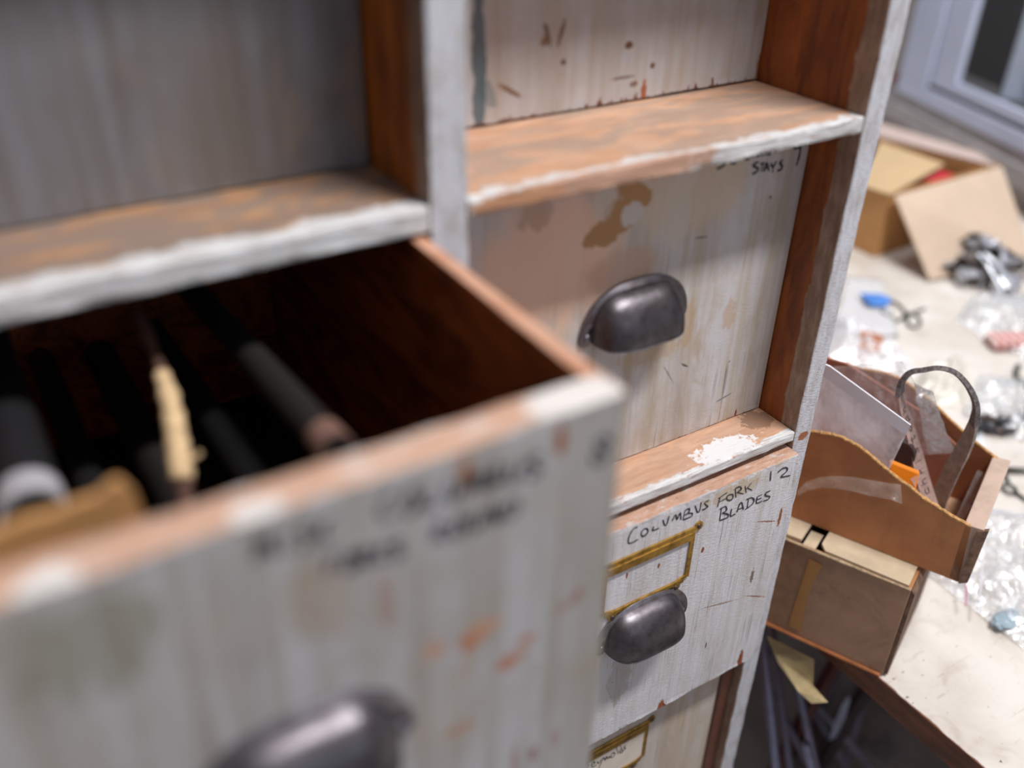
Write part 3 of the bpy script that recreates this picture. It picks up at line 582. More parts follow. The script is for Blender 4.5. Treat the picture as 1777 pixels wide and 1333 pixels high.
for i in range(161):
    s = -1.18 + 1.345 * i / 160; o_ = -.028 + .014 * math.sin(s * 52) + .008 * math.sin(s * 131 + 1)
    p = Vector((WP.x, WP.y, 0)) + WD * s + WN * o_; g.append((bm.verts.new((p.x, p.y, -.355)), bm.verts.new((p.x, p.y, .8))))
for a, b in zip(g, g[1:]): bm.faces.new((a[0], b[0], b[1], a[1]))
bmesh.ops.solidify(bm, geom=bm.faces[:], thickness=.002)
tag(obj('curtain', bm, plain('pale_blue_curtain', col(214, 224, 240), .8, var=.05)), 'pale pleated curtain hanging behind the window glass', 'curtain')
tag(wbox('dark_backing', -1.3, .6, -.43, .86, -.30, -.26, plain('dark_backing_paint', col(34, 30, 30), .7), 0), 'dark sheet added for the darkness beyond the window glass beside the curtain', 'board')  # added sheet, coloured dark for the unlit depth behind the glass
tag(wbox('red_clip', .500, .508, -.412, -.395, .0, .012, plain('red_plastic', col(190, 60, 56), .5), .001), 'tiny red clip on the sill beside the window frame', 'clip')

# ------------------------------------------------------------------ workbench
ZT_ = -.54; TX = .4085
n = N('bench_top_paint')
bc = n.mix(n.ramp(n.noise((7, 7, 7), 5, .6, (1, 1, 0), .8), .35, .7), col(226, 221, 214), col(206, 197, 186))
bc = n.mix(n.math('MULTIPLY', n.ramp(n.noise((24, 24, 24), 5, .65, (4, 1, 0), 1.0), .52, .75), .45), bc, col(176, 160, 144))
bc = n.mix(n.ramp(n.noise((190, 190, 190), 2, .5), .72, .76), bc, col(120, 108, 100))
bc = n.mix(n.math('MULTIPLY', n.ramp(n.noise((16, 220, 60), 3, .5, (2, 2, 2), 1.2), .66, .72), .35), bc, col(140, 128, 120))
sx = n.ramp(n.math('ADD', n.x, n.math('MULTIPLY', n.noise((60, 60, 60), 3), .004)), TX + .0025, TX + .0045)
bc = n.mix(sx, col(118, 72, 46), bc)
bc = n.mix(n.ramp(n.normal_z()[2], .4, .6), n.mix(n.ramp(n.noise((90, 20, 90), 4), .3, .7), col(120, 72, 46), col(78, 46, 32)), bc)
n.bump(n.noise((90, 90, 90), 4), .15, .001)
BT = n.done(bc, .45)
bench = empty('workbench', (1.0, .3, FLOOR), 'pale worn workbench with a dark wooden edge under the window', 'workbench')
e1 = WP + WD * ((-.9 - WP.y) / WD.y); e2 = WP + WD * ((1.6 - WP.y) / WD.y)
e1 = e1 + WN * .001; e2 = e2 + WN * .001
bm = slab([(TX, -.9, ZT_ - .030), (e1.x, -.9, ZT_ - .030), (e2.x, 1.6, ZT_ - .030), (TX, 1.6, ZT_ - .030)], (0, 0, 1), .030); bevelled(bm, .0015)
obj('bench_top', bm, BT, bench)
LW = plain('bench_leg_wood', col(92, 64, 48), .7)
for x, y in ((.46, -.80), (1.05, -.80), (.46, 1.52), (1.75, 1.52)): boxobj('leg', (x - .03, x + .03, y - .03, y + .03, FLOOR, ZT_ - .030), LW, bench, .003)

# ------------------------------------------------------------------ boxes on the bench edge
KB = N('aged_cardboard'); q = KB.mix(KB.ramp(KB.noise((22, 22, 22), 5, .65, (0, 0, 0), .6), .35, .7), col(178, 142, 114), col(148, 114, 90))
q = KB.mix(KB.math('MULTIPLY', KB.ramp(KB.noise((40, 40, 40), 4, .6, (5, 0, 0), 1.5), .56, .66), .5), q, col(166, 134, 104))
q = KB.mix(KB.ramp(KB.noise((150, 150, 150), 3, .6, (1, 4, 0)), .72, .76), q, col(92, 66, 50))
KB.bump(KB.noise((60, 60, 60), 4), .3, .002); AGED = KB.done(q, .5)
TAPE = plain('amber_packing_tape', col(176, 126, 60), .25, var=.06, bump=.05)
PALE = plain('pale_flap_cardboard', col(206, 188, 160), .75, var=.14, freq=24)
P0 = Vector((.4119, -.0736, ZT_ + .0004)); U = Vector((-.408, .913, 0)).normalized(); V = Vector((.913, .408, 0)).normalized(); Z = Vector((0, 0, 1))
def R3(o, u, v, z): return o + U * u + V * v + Z * z
def fbox(name, o, u0, u1, v0, v1, z0, z1, mat, parent, bev=.0008):
    bm = slab([R3(o, u0, v0, z0), R3(o, u1, v0, z0), R3(o, u1, v1, z0), R3(o, u0, v1, z0)], (0, 0, 1), z1 - z0)
    if bev: bevelled(bm, bev)
    return obj(name, bm, mat, parent)
HB = .1151
low = empty('cardboard_box', R3(P0, .09, .06, 0), 'scuffed brown cardboard box with pale top flaps jutting over the bench edge', 'box')
t_ = .0035
fbox('side_wall', P0, 0, .188, 0, t_, 0, HB, AGED, low); fbox('side_wall', P0, 0, .188, .13 - t_, .13, 0, HB, AGED, low)
fbox('end_wall', P0, 0.0, t_, t_, .13 - t_, 0, HB - .001, KRAFT_D, low); fbox('end_wall', P0, .188 - t_, .188, t_, .13 - t_, 0, HB - .001, KRAFT_D, low)
fbox('base', P0, t_, .188 - t_, t_, .13 - t_, 0, .004, KRAFT_D, low)
obj('bottom_edge', tube([R3(P0, .002, -.0012, .002), R3(P0, .186, -.0012, .002)], .0018, 8), plain('orange_torn_edge', col(184, 116, 70), .8, var=.2), low)
zt1 = HB + .0004
g1 = on(1428, 925, R3(P0, 0, 0, HB), Z) - P0; g2 = on(1445, 930, R3(P0, 0, 0, HB), Z) - P0
ga, gb = .104, .084
obj('top_flap', slab([R3(P0, .003, .001, zt1), R3(P0, gb - .004, .002, zt1), R3(P0, gb + .002, .010, zt1), R3(P0, gb, .127, zt1), R3(P0, .003, .127, zt1)], (0, 0, 1), .0032), PALE, low)
obj('top_flap', slab([R3(P0, ga, .004, zt1), R3(P0, .185, .001, zt1), R3(P0, .185, .127, zt1), R3(P0, ga, .127, zt1), R3(P0, ga - .001, .06, zt1)], (0, 0, 1), .0032), PALE, low)
obj('inner_liner', slab([R3(P0, ga - .002, .001, HB - .004), R3(P0, ga - .014, .001, HB - .004), R3(P0, ga - .014, .030, HB - .004), R3(P0, ga - .002, .030, HB - .004)], (0, 0, 1), .001), PALE, low)
obj('tape', slab([R3(P0, .096, -.0006, .012), R3(P0, .082, -.0006, .010), R3(P0, .085, -.0006, .06), R3(P0, .079, -.0006, HB - .012), R3(P0, .092, -.0006, HB - .010)], -V, .0003), TAPE, low)
bm = bmesh.new(); pts = [R3(P0, .006 * k, -.0008 - .0004 * abs(noise.noise(Vector((k, 0, 0)))), HB + .0006) for k in range(31)]
obj('torn_rim', tube(pts, [.0013 + .0009 * abs(noise.noise(p * 400)) for p in pts], 7), plain('pale_torn_rim', col(176, 152, 122), .9, var=.3, freq=200), low)
end = plain('layered_cardboard_end', col(120, 92, 74), .85, var=.4, freq=120, bump=.8)
obj('end_flap', slab([R3(P0, -.004, .002, .004), R3(P0, -.0005, .002, .002), R3(P0, -.0005, .002, HB - .002), R3(P0, -.004, .002, HB - .006)], V, .124), end, low)
# loose card corner hanging from under the box
pk = [dep(1330, 1103, .985), dep(1413, 1145, .955), dep(1411, 1190, .965), dep(1437, 1219, .95), dep(1408, 1221, .955), dep(1385, 1200, .96), dep(1350, 1150, .975)]
tag(obj('paper_scrap', slab(pk, ray(1400, 1170), .0012), plain('dirty_paper', col(196, 176, 132), .8, var=.25, freq=40)), 'dirty cream paper scrap hanging down below the scuffed cardboard box', 'paper')

# open tray on top
Q0 = Vector((.4528, -.0907, -.4149 - .0052))
KT = N('tray_cardboard'); q = KT.mix(KT.ramp(KT.noise((14, 14, 14), 4, .6, (3, 0, 0), .5), .3, .7), col(200, 138, 92), col(174, 114, 74))
q = KT.mix(KT.math('MULTIPLY', KT.ramp(KT.noise((90, 90, 20), 4, .6), .5, .8), .3), q, col(128, 84, 54))
KT.bump(KT.noise((80, 80, 80), 4), .2, .0015); TRAY = KT.done(q, .75)
TIN = plain('tray_inside', col(150, 94, 62), .85, var=.10, freq=30)
tray = empty('cardboard_tray', R3(Q0, .12, .05, 0), 'brown cardboard tray with cut-down sides full of bags and a strap', 'tray')
LT, WT = .262, .122
rim_px = [(1685, 917), (1662, 904), (1640, 892), (1622, 879), (1600, 866), (1582, 850), (1560, 835), (1540, 819), (1522, 804), (1505, 789), (1490, 778), (1474, 769), (1455, 760), (1438, 756), (1420, 753), (1405, 750)]
rim = [on(a, b, Q0, V) for a, b in rim_px]
fr_ = [Vector(p) for p in rim]; lastz = fr_[-1].z
outl = [R3(Q0, 0, 0, 0)] + fr_ + [R3(Q0, LT, 0, 0) * 1.0]
outl[-2:-1] = [outl[-2], Vector((R3(Q0, LT, 0, 0).x, R3(Q0, LT, 0, 0).y, lastz + .004))]
fw = obj('front_wall', slab(outl, V, .0032), TRAY, tray)
tp = smooth_path([p + V * .0016 + Z * .0004 for p in fr_], 5); tp = [p + Vector((0, 0, .0010 * noise.noise(p * 500))) for p in tp]
obj('torn_rim', tube(tp, [.0016 + .0011 * abs(noise.noise(p * 350)) for p in tp], 7), CORR, tray)
bh = []                                   # back wall, its rim measured on the far plane
far = R3(Q0, 0, WT, 0)
for a, b in ((1738, 800), (1715, 783), (1692, 765), (1672, 748), (1650, 728), (1620, 700), (1560, 655), (1500, 640)):
    bh.append(on(a, b, far, V))
lz = bh[-1].z; FE = R3(Q0, LT, WT, 0)
bo = [R3(Q0, 0, WT, 0)] + bh + ([] if (bh[-1] - far).dot(U) > LT - .02 else [Vector((FE.x, FE.y, lz + .003))]) + [FE]
bo = [p if (p - far).dot(U) <= LT else far + U * LT + Z * (p.z - far.z) for p in bo]
obj('back_wall', slab(bo, -V, .0032), TIN, tray)
bp = [p - V * .0016 for p in bh]; obj('torn_rim', tube(smooth_path(bp, 4), .0017, 7), CORR, tray)
fbox('tray_base', Q0, .001, LT, .003, WT - .003, .0002, .003, plain('tray_floor', col(186, 146, 116), .85), tray, 0)
EW = plain('end_wall_cardboard', col(188, 164, 148), .8, var=.12, freq=40, bump=.3)
H0 = rim[0].z - Q0.z
obj('end_wall', bevelled(slab([R3(Q0, -.004, 0, .0), R3(Q0, .009, 0, .0), R3(Q0, .011, 0, H0 + .002), R3(Q0, -.005, 0, H0 + .003)], V, WT), .001), EW, tray)
obj('corner_flap', slab([R3(Q0, -.0075, .0015, .002), R3(Q0, -.0005, -.002, .0), R3(Q0, -.0005, -.002, H0), R3(Q0, -.0085, .001, H0 + .003)], V, .004), end, tray)
fbox('end_wall', Q0, LT - .003, LT, .003, WT - .003, 0, .10, TIN, tray)

# ------------------------------------------------------------------ clear plastic
def plastic(name, tint=(.93, .94, .97), opac=.30, rough=.16, milky=.5, bump=.5, freq=60):
    n = N(name, True); t = n.t; out = t.nodes['Material Output']; t.nodes.remove(n.b)
    tr = t.nodes.new('ShaderNodeBsdfTransparent'); tr.inputs[0].default_value = (1, 1, 1, 1)
    gl = t.nodes.new('ShaderNodeBsdfGlossy'); gl.inputs['Roughness'].default_value = rough; gl.inputs[0].default_value = (1, 1, 1, 1)
    df = t.nodes.new('ShaderNodeBsdfDiffuse'); df.inputs[0].default_value = (*tint, 1); tl = t.nodes.new('ShaderNodeBsdfTranslucent'); tl.inputs[0].default_value = (*tint, 1)
    m0 = t.nodes.new('ShaderNodeMixShader'); m0.inputs[0].default_value = .45; n.L(df.outputs[0], m0.inputs[1]); n.L(tl.outputs[0], m0.inputs[2])
    m1 = t.nodes.new('ShaderNodeMixShader'); m1.inputs[0].default_value = 1 - milky; n.L(m0.outputs[0], m1.inputs[1]); n.L(gl.outputs[0], m1.inputs[2])
    m2 = t.nodes.new('ShaderNodeMixShader'); n.L(tr.outputs[0], m2.inputs[1]); n.L(m1.outputs[0], m2.inputs[2])
    lw = t.nodes.new('ShaderNodeLayerWeight'); lw.inputs[0].default_value = .35
    f = n.math('ADD', n.math('MULTIPLY', n.ramp(n.noise((freq,) * 3, 4, .6, (0, 0, 0), 1.5), .35, .75), opac * .9), n.math('MULTIPLY', lw.outputs['Facing'], .35))
    f = n.math('ADD', f, opac * .5, 0, True); n.L(f, m2.inputs[0])
    b = t.nodes.new('ShaderNodeBump'); b.inputs['Strength'].default_value = bump; b.inputs['Distance'].default_value = .004
    n.L(n.noise((freq * 1.2,) * 3, 4, .6, (2, 2, 2), 2.0), b.inputs['Height'])
    n.L(b.outputs[0], gl.inputs['Normal']); n.L(m2.outputs[0], out.inputs['Surface']); return n.m
CLEAR = plastic('clear_plastic', opac=.42, rough=.2); MILK = plastic('milky_plastic', (.98, .95, .98), .95, .3, .95, .2, 14); STRIP = plain('zip_strip_plastic', col(236, 236, 246), .25, var=.03, bump=.1)
FILM = plastic('thin_film', opac=.18, rough=.2, milky=.6, bump=.3)
BAGP = plastic('crumpled_bag_plastic', (.80, .84, .90), .50, .16, .62, .8, 34)
def sheet(corners, nu, nv, amp, freq, nrm, seed=0, th=.0003):
    """quad patch (4 corners) crumpled along nrm"""
    bm = bmesh.new(); a, b, c, d = [Vector(p) for p in corners]; nrm = Vector(nrm).normalized(); G = []
    for i in range(nu + 1):
        row = []
        for j in range(nv + 1):
            u, v = i / nu, j / nv; p = a.lerp(b, u).lerp(d.lerp(c, u), v)
            q = p * freq + Vector((seed, 0, 0)); h = noise.noise(q) + .5 * noise.noise(q * 2.3) + .7 * (.5 - abs(noise.noise(q * 1.6)))
            row.append(bm.verts.new(p + nrm * amp * h))
        G.append(row)
    for i in range(nu):
        for j in range(nv): bm.faces.new((G[i][j], G[i + 1][j], G[i + 1][j + 1], G[i][j + 1]))
    if th: bmesh.ops.solidify(bm, geom=bm.faces[:], thickness=th)
    return bm
def inn(px, py, v, tilt=0.0): return on(px, py, R3(Q0, 0, v, 0), V + Z * tilt)
zb_ = empty('zip_bag', inn(1480, 800, .020), 'milky zip-lock bag leaning on the front wall of the cardboard tray', 'bag')
a_, b_, c_, d_ = inn(1395, 628, .018), inn(1578, 742, .018), inn(1538, 826, .012), inn(1395, 790, .012)
obj('bag_film', sheet([a_, b_, c_, d_], 24, 20, .0012, 45, V, 3), MILK, zb_, smooth=True)
obj('zip_strip', slab([inn(1395, 618, .016), inn(1440, 636, .016), inn(1580, 738, .016), inn(1572, 756, .016), inn(1430, 655, .016), inn(1395, 640, .016)], V, .0016), STRIP, zb_)
c2_ = empty('clear_bag', inn(1590, 780, .085), 'clear crinkled plastic bag standing in the back of the cardboard tray', 'bag')
bm = sheet([inn(1400, 640, .100), inn(1565, 628, .100), inn(1660, 788, .080), inn(1430, 800, .080)], 40, 36, .004, 40, V, 9)
obj('bag_film', bm, CLEAR, c2_, smooth=True)
obj('bag_fold', sheet([inn(1585, 668, .074), inn(1618, 680, .074), inn(1655, 785, .068), inn(1610, 790, .068)], 14, 26, .003, 90, V, 4), plastic('glossy_fold', opac=.85, rough=.16, milky=.35, bump=.8, freq=90), c2_, smooth=True)
BRN = plain('brown_cardboard_card', col(158, 104, 84), .8, var=.06)
tag(obj('brown_card', slab([R3(Q0, .255, .112, inn(1440, 626, .112).z - Q0.z), inn(1470, 632, .112), inn(1600, 716, .112), inn(1668, 782, .112), R3(Q0, (inn(1668, 782, .112) - Q0).dot(U), .112, .0036), R3(Q0, .255, .112, .0036)], V, .003), BRN), 'brown card standing behind the clear plastic bag in the tray', 'card')
# toe strap
root = empty('leather_strap', inn(1620, 880, .060), 'looped grey-pink leather toe strap with printed letters standing in the tray', 'strap')
def strap(pxs, angs, wd=.0145, th=.0022):
    P = smooth_path([inn(a, b, c) for a, b, c in pxs], 8); P = [Vector((p.x, p.y, max(p.z, Q0.z + .008))) for p in P]; A = []
    for i in range(len(P)):
        t = i / (len(P) - 1) * (len(angs) - 1); k = min(int(t), len(angs) - 2); A.append(angs[k] * (1 - (t - k)) + angs[k + 1] * (t - k))
    bm = bmesh.new(); R_ = []; fr = []
    for i, p in enumerate(P):
        t = (P[min(i + 1, len(P) - 1)] - P[max(i - 1, 0)]).normalized(); d = (p - CAM).normalized(); n_ = t.cross(d).normalized(); d = n_.cross(t).normalized()
        a = math.radians(A[i]); wv = d * math.cos(a) + n_ * math.sin(a); tv = t.cross(wv).normalized()
        fr.append((p, t, wv, tv)); R_.append([bm.verts.new(p + wv * (x * wd / 2) + tv * (y * th / 2 + .0002 * noise.noise(p * 900))) for x, y in ((-1, -1), (1, -1), (1, 1), (-1, 1))])
    for a, b in zip(R_, R_[1:]):
        for k in range(4): bm.faces.new((a[k], a[(k + 1) % 4], b[(k + 1) % 4], b[k]))
    bm.faces.new(R_[0]); bm.faces.new(R_[-1][::-1]); return bm, fr
SN = N('strap_leather', True); q = SN.mix(SN.ramp(SN.noise((160, 160, 160), 4, .7), .35, .65), col(196, 166, 156), col(164, 138, 130)); SN.bump(SN.noise((900, 900, 900), 3), .5, .0005); SL = SN.done(q, .7)
SG = N('strap_rough_side', True); q = SG.mix(SG.ramp(SG.noise((300, 300, 300), 4, .7), .35, .65), col(150, 144, 142), col(96, 90, 92)); SG.bump(SG.noise((1500, 1500, 1500), 3), .8, .0008); SR = SG.done(q, .9)
bm, fl_ = strap([(1630, 915, .055), (1612, 868, .055), (1600, 828, .056), (1590, 788, .057), (1578, 745, .058), (1566, 708, .058), (1561, 682, .058)], [-60, -58, -55, -45, -38, -28, -16])
obj('printed_face', bm, SL, root)
bm, fr2 = strap([(1561, 684, .058), (1565, 664, .058), (1580, 647, .058), (1604, 642, .058), (1630, 639, .060), (1656, 646, .062), (1676, 665, .064), (1690, 690, .066), (1694, 712, .068), (1690, 738, .070)], [-16, -8, -5, -3, -2, -3, -5, -8, -12, -26], .0145, .0040)
obj('strap_loop', bm, SR, root)
bm, fr3 = strap([(1690, 736, .070), (1680, 762, .071), (1668, 786, .072), (1656, 808, .072), (1642, 838, .073), (1628, 872, .073), (1620, 905, .073)], [-26, -45, -60, -66, -68, -70, -72], .0155, .0026)
obj('strap_tail', bm, plain('grey_beige_strap', col(166, 156, 146), .75, var=.2, freq=120, bump=.5), root)
# printed word along the strap
LG = {'c': [[(.9, .8), (.5, 1), (.1, .6), (.2, .1), (.9, .1)]], 'h': [[(.1, 0), (.1, 1.5)], [(.1, .7), (.6, 1), (.8, 0)]], 'r': [[(.2, 0), (.2, 1)], [(.2, .6), (.8, 1)]], 'i': [[(.5, 0), (.5, 1)], [(.5, 1.35), (.5, 1.5)]],
      's': [[(.9, .9), (.3, 1), (.2, .6), (.8, .4), (.7, 0), (.1, .05)]], 't': [[(.5, 1.4), (.5, .1), (.9, 0)], [(.1, 1), (.9, 1)]], 'o': [[(.5, 1), (.1, .5), (.5, 0), (.9, .5), (.5, 1)]], 'p': [[(.1, 1), (.1, -.5)], [(.1, .9), (.8, 1), (.8, .2), (.1, .1)]]}
st = []; i0 = 6; tot = len(fl_)
def fpos(s, v):
    k = min(max(int(s), 0), tot - 2); f0, f1 = fl_[k], fl_[k + 1]; u = s - k
    p = f0[0].lerp(f1[0], u); wv = f0[2].lerp(f1[2], u); tv = f0[3].lerp(f1[3], u)
    sgn = -1 if tv.dot(p - CAM) > 0 else 1
    return p - wv * v + tv * sgn * .00130
for i, ch in enumerate('christoph'[:9]):
    for s in LG.get(ch, []): st.append([fpos(10 + i * 3.5 + u * 2.5, -.0026 + v * .0046) for u, v in s])
bm = bmesh.new()
for s in st:
    for a, b in zip(s, s[1:]): tube([a, b], .00042, 5, True, bm)
obj('printed_letters', bm, plain('grey_print', col(84, 72, 76), .7, bump=0), root)
# orange label, black disc, film pieces
bm = slab([inn(1542, 801, .030), inn(1594, 822, .030), inn(1586, 862, .022), inn(1550, 850, .022)], V + Z * .3, .004); bevelled(bm, .0008, 1)
root = tag(obj('orange_packet', bm, plain('orange_print', col(244, 140, 30), .35, var=.04, bump=0)), 'small bright orange packet behind the tray front wall beside the strap', 'packet')
obj('white_scuff', slab([inn(1566, 823, .0292), inn(1592, 826, .0292), inn(1588, 846, .0250), inn(1581, 834, .0270)], -V, .0003), plain('pink_scuff', col(232, 176, 150), .5), root)
bm = slab([inn(1562 + 26 * math.cos(k * math.pi / 10), 792 + 26 * math.sin(k * math.pi / 10), .050) for k in range(20)], V, .006); bevelled(bm, .0008, 1)
tag(obj('dark_disc', bm, plain('dark_brown_rubber', col(74, 56, 54), .5)), 'dark brown round disc half hidden behind the orange packet', 'disc')
tag(obj('plastic_film', sheet([inn(1696, 816, .100), inn(1716, 826, .104), inn(1672, 900, .060), inn(1655, 905, .045)], 10, 24, .003, 70, V, 2), FILM, smooth=True), 'twisted sliver of clear film inside the right corner of the tray', 'film')
def out_(px, py, o=-.0016): return on(px, py, R3(Q0, 0, o, 0), V)
fp = [(1384, 852), (1400, 836), (1425, 828), (1450, 826), (1480, 828), (1515, 834), (1545, 839), (1563, 841)]; fq = [(1384, 862), (1400, 852), (1425, 846), (1450, 848), (1480, 853), (1515, 862), (1548, 868), (1566, 875)]
bm = bmesh.new(); A = [bm.verts.new(out_(*p, -.0018 - .0012 * (i % 2))) for i, p in enumerate(fp)]; B = [bm.verts.new(out_(*p, -.0032 + .001 * (i % 2))) for i, p in enumerate(fq)]
for i in range(7): bm.faces.new((A[i], A[i + 1], B[i + 1], B[i]))
bmesh.ops.solidify(bm, geom=bm.faces[:], thickness=.0003)
tag(obj('tape_strip', bm, FILM, smooth=True), 'clear tape strip stuck across the outside of the tray front', 'tape')

# ------------------------------------------------------------------ things on the bench
def T_(px, py, h=0.0): return onz(px, py, ZT_ + h)
def bag(name, corners, h, label, mat=BAGP, seed=0, n=46, amp=None):
    cs = [T_(*c) for c in corners]; bm = bmesh.new(); a, b, c, d = cs; G = []
    for i in range(n + 1):
        row = []
        for j in range(n + 1):
            u, v = i / n, j / n; p = a.lerp(b, u).lerp(d.lerp(c, u), v)
            e = min(1, 5 * min(u, 1 - u, v, 1 - v)); q = p * 26 + Vector((seed, 0, 0))
            k = .5 + .7 * noise.noise(q) + .45 * (.5 - abs(noise.noise(q * 2.1))) + .28 * noise.noise(q * 4.6)
            row.append(bm.verts.new(p + Vector((.004 * noise.noise(q * 1.4), .004 * noise.noise(q * 1.4 + Vector((9, 0, 0))), .0012 + h * (.12 + .88 * e) * max(.03, k)))))
        G.append(row)
    for i in range(n):
        for j in range(n): bm.faces.new((G[i][j], G[i + 1][j], G[i + 1][j + 1], G[i][j + 1]))
    r = empty(name, (sum((p.x for p in cs)) / 4, sum((p.y for p in cs)) / 4, ZT_ + .0005), label, 'bag')
    obj('bag_film', bm, mat, r, smooth=True); return r, cs
r, cs = bag('zip_bag', [(1598, 990), (1690, 880), (1850, 900), (1850, 1190)], .020, 'crumpled clear zip-lock bag with a magenta line right of the tray', seed=1)
TEAL = plain('teal_grey_wrap', col(150, 172, 184), .4, var=.2, freq=40)
bm = bmesh.new(); bmesh.ops.create_icosphere(bm, subdivisions=4, radius=1)
cc = T_(1745, 1080, .004)
for v in bm.verts:
    q = v.co.copy(); k = 1 + .25 * noise.noise(q * 2.2); v.co = cc + Vector((q.x * .018 * k, q.y * .010 * k, .004 + q.z * .0035 * k))
obj('bag_contents', bm, TEAL, r, smooth=True)
ml = smooth_path([T_(1679, 960, .024), T_(1676, 1000, .022), T_(1677, 1030, .020), T_(1676, 1052, .016)], 6)
obj('magenta_line', tube(ml, .0007, 6), plain('magenta_plastic', col(196, 60, 128), .5, bump=0), r)
# the zip edge
obj('zip_strip', tube(smooth_path([T_(1712, 905, .022), T_(1706, 960, .024), T_(1702, 1010, .020), T_(1700, 1062, .018)], 5), .0008, 6), STRIP, r)
r, cs = bag('parts_bag', [(1668, 722), (1700, 650), (1800, 665), (1790, 775)], .022, 'clear bag of small grey metal parts beyond the leather strap', seed=5, n=30)
for k in range(16):
    u, v = random.random(), random.random(); p = T_(1690 + 90 * u, 735 + 30 * v - 10 * u); 
    bm = bmesh.new(); bmesh.ops.create_cone(bm, cap_ends=True, segments=12, radius1=.005, radius2=.004, depth=.014 + .01 * random.random(), matrix=Matrix.Translation(p + Vector((0, 0, .008))) @ Matrix.Rotation(random.random() * 3, 4, 'Z') @ Matrix.Rotation(1.57, 4, 'X'))
    obj('metal_part', bm, TUBE if k % 3 else SCREW, r)
r, cs = bag('parts_bag', [(1655, 560), (1690, 515), (1800, 510), (1800, 640)], .024, 'clear bag with a red and white striped packet at the right', seed=8, n=30)
pkt = bmesh.new(); cc = T_(1752, 592, .01)
mm = Matrix.Translation(cc) @ Matrix.Rotation(-.5, 4, 'Z') @ Matrix.Diagonal((.065, .034, .016, 1)); bmesh.ops.create_cube(pkt, size=1, matrix=mm); bevelled(pkt, .003)
sn = N('striped_packet', True); wv = sn.math('SINE', sn.math('MULTIPLY', sn.math('ADD', sn.x, sn.math('MULTIPLY', sn.y, -.55)), 420)); sc_ = sn.mix(sn.ramp(wv, -.3, .3), col(232, 206, 200), col(190, 96, 92)); sc_ = sn.mix(sn.ramp(sn.z, .004, .007), col(150, 84, 80), sc_)
obj('striped_packet', pkt, sn.done(sc_, .5), r)
r, cs = bag('crumpled_wrap', [(1575, 700), (1600, 640), (1670, 632), (1690, 712)], .030, 'crumpled creamy plastic wrap seen through the strap loop', mat=plastic('cream_wrap', (.95, .92, .84), .9, .25, .8, .6, 40), seed=11, n=26)
r, cs = bag('white_wrap', [(1418, 640), (1450, 545), (1560, 610), (1600, 655)], .030, 'bright white plastic wrap lying between the cabinet and the tray', mat=plastic('white_wrap', (.97, .97, 1), .95, .25, .8, .5, 26), seed=14, n=26)
WP_ = plain('white_paper', col(252, 252, 255), .6, var=.02, bump=0)
bm = sheet([T_(1440, 590, .004), T_(1470, 482, .004), T_(1532, 488, .006), T_(1560, 585, .003)], 18, 18, .004, 14, Z, 6, .0006)
tag(obj('paper_sheet', bm, WP_, smooth=True), 'crumpled white paper sheet on the bench beside the cabinet', 'paper')
bm = slab([T_(1492, 512, .012), T_(1530, 514, .014), T_(1548, 522, .012), T_(1536, 534, .008), T_(1508, 532, .010)], Z, .004); bevelled(bm, .0008, 1)
tag(obj('blue_packet', bm, plain('blue_print', col(70, 130, 210), .4)), 'small blue and white packet on the paper beside the cabinet', 'packet')
WIRE = plain('dull_wire', col(112, 112, 104), .4, .7)
ro = empty('wire_clip', T_(1570, 545), 'bent double-loop wire clip lying on the bench near the blue packet', 'clip')
bm = tube(smooth_path([T_(x, y, .003) for x, y in ((1530, 545), (1535, 522), (1555, 526), (1572, 545), (1560, 556), (1545, 552), (1532, 540))], 6), .0024, 7)
tube(smooth_path([T_(x, y, .003) for x, y in ((1545, 552), (1560, 556), (1575, 544), (1592, 548), (1597, 562), (1586, 568), (1575, 560), (1580, 546), (1605, 536))], 6), .0024, 7, True, bm)
obj('wire', bm, WIRE, ro, smooth=True)
bm = slab([T_(1487, 622, .0), T_(1521, 624, .0), T_(1530, 600, .0), T_(1491, 590, .0)], Z, .018); bevelled(bm, .001)
tag(obj('cardboard_piece', bm, plain('rust_cardboard', col(176, 112, 78), .8)), 'small brown cardboard block on the white wrap beside the cabinet', 'cardboard')
bm = slab([R3(Q0, .20, WT + .004, .0), R3(Q0, .262, WT + .004, .0), R3(Q0, .262, WT + .012, .0), R3(Q0, .20, WT + .012, .0)], Z, .02)
bm.free()
ro = empty('steel_rod', T_(1765, 815), 'grey steel rod on the bench right of the tray', 'rod')
obj('rod', tube([T_(1740, 816, .004), T_(1850, 818, .004)], .0042, 12), WIRE, ro, smooth=True)
ro = empty('ring_bolt', T_(1755, 850), 'small dark ring bolt on the bench just right of the tray', 'bolt')
cc = T_(1752, 848, .004); bm = tube(smooth_path([cc + Vector((.008 * math.cos(a), .008 * math.sin(a), .001 * math.sin(a))) for a in [k * math.pi / 4 for k in range(8)]], 4, True), .0018, 8, False)
tube([T_(1744, 822, .004), T_(1752, 838, .004)], .0020, 8, True, bm); tube([T_(1760, 853, .004), T_(1800, 880, .004)], .0020, 8, True, bm); obj('bolt', bm, WIRE, ro, smooth=True)
ro = empty('metal_hook', T_(1770, 650), 'curved dark metal hook at the far right of the bench', 'hook')
obj('hook', tube(smooth_path([T_(x, y, .004) for x, y in ((1767, 635), (1763, 648), (1768, 660), (1782, 668), (1798, 664))], 5), .0042, 8), WIRE, ro, smooth=True)
tag(obj('paper_label', slab([T_(1655, 780, .0006), T_(1665, 745, .0006), T_(1700, 745, .0006), T_(1715, 790, .0006)], Z, .0005), plain('grey_white_label', col(226, 230, 236), .5, var=.03)), 'pale rectangular label lying flat on the bench beyond the tray', 'label')

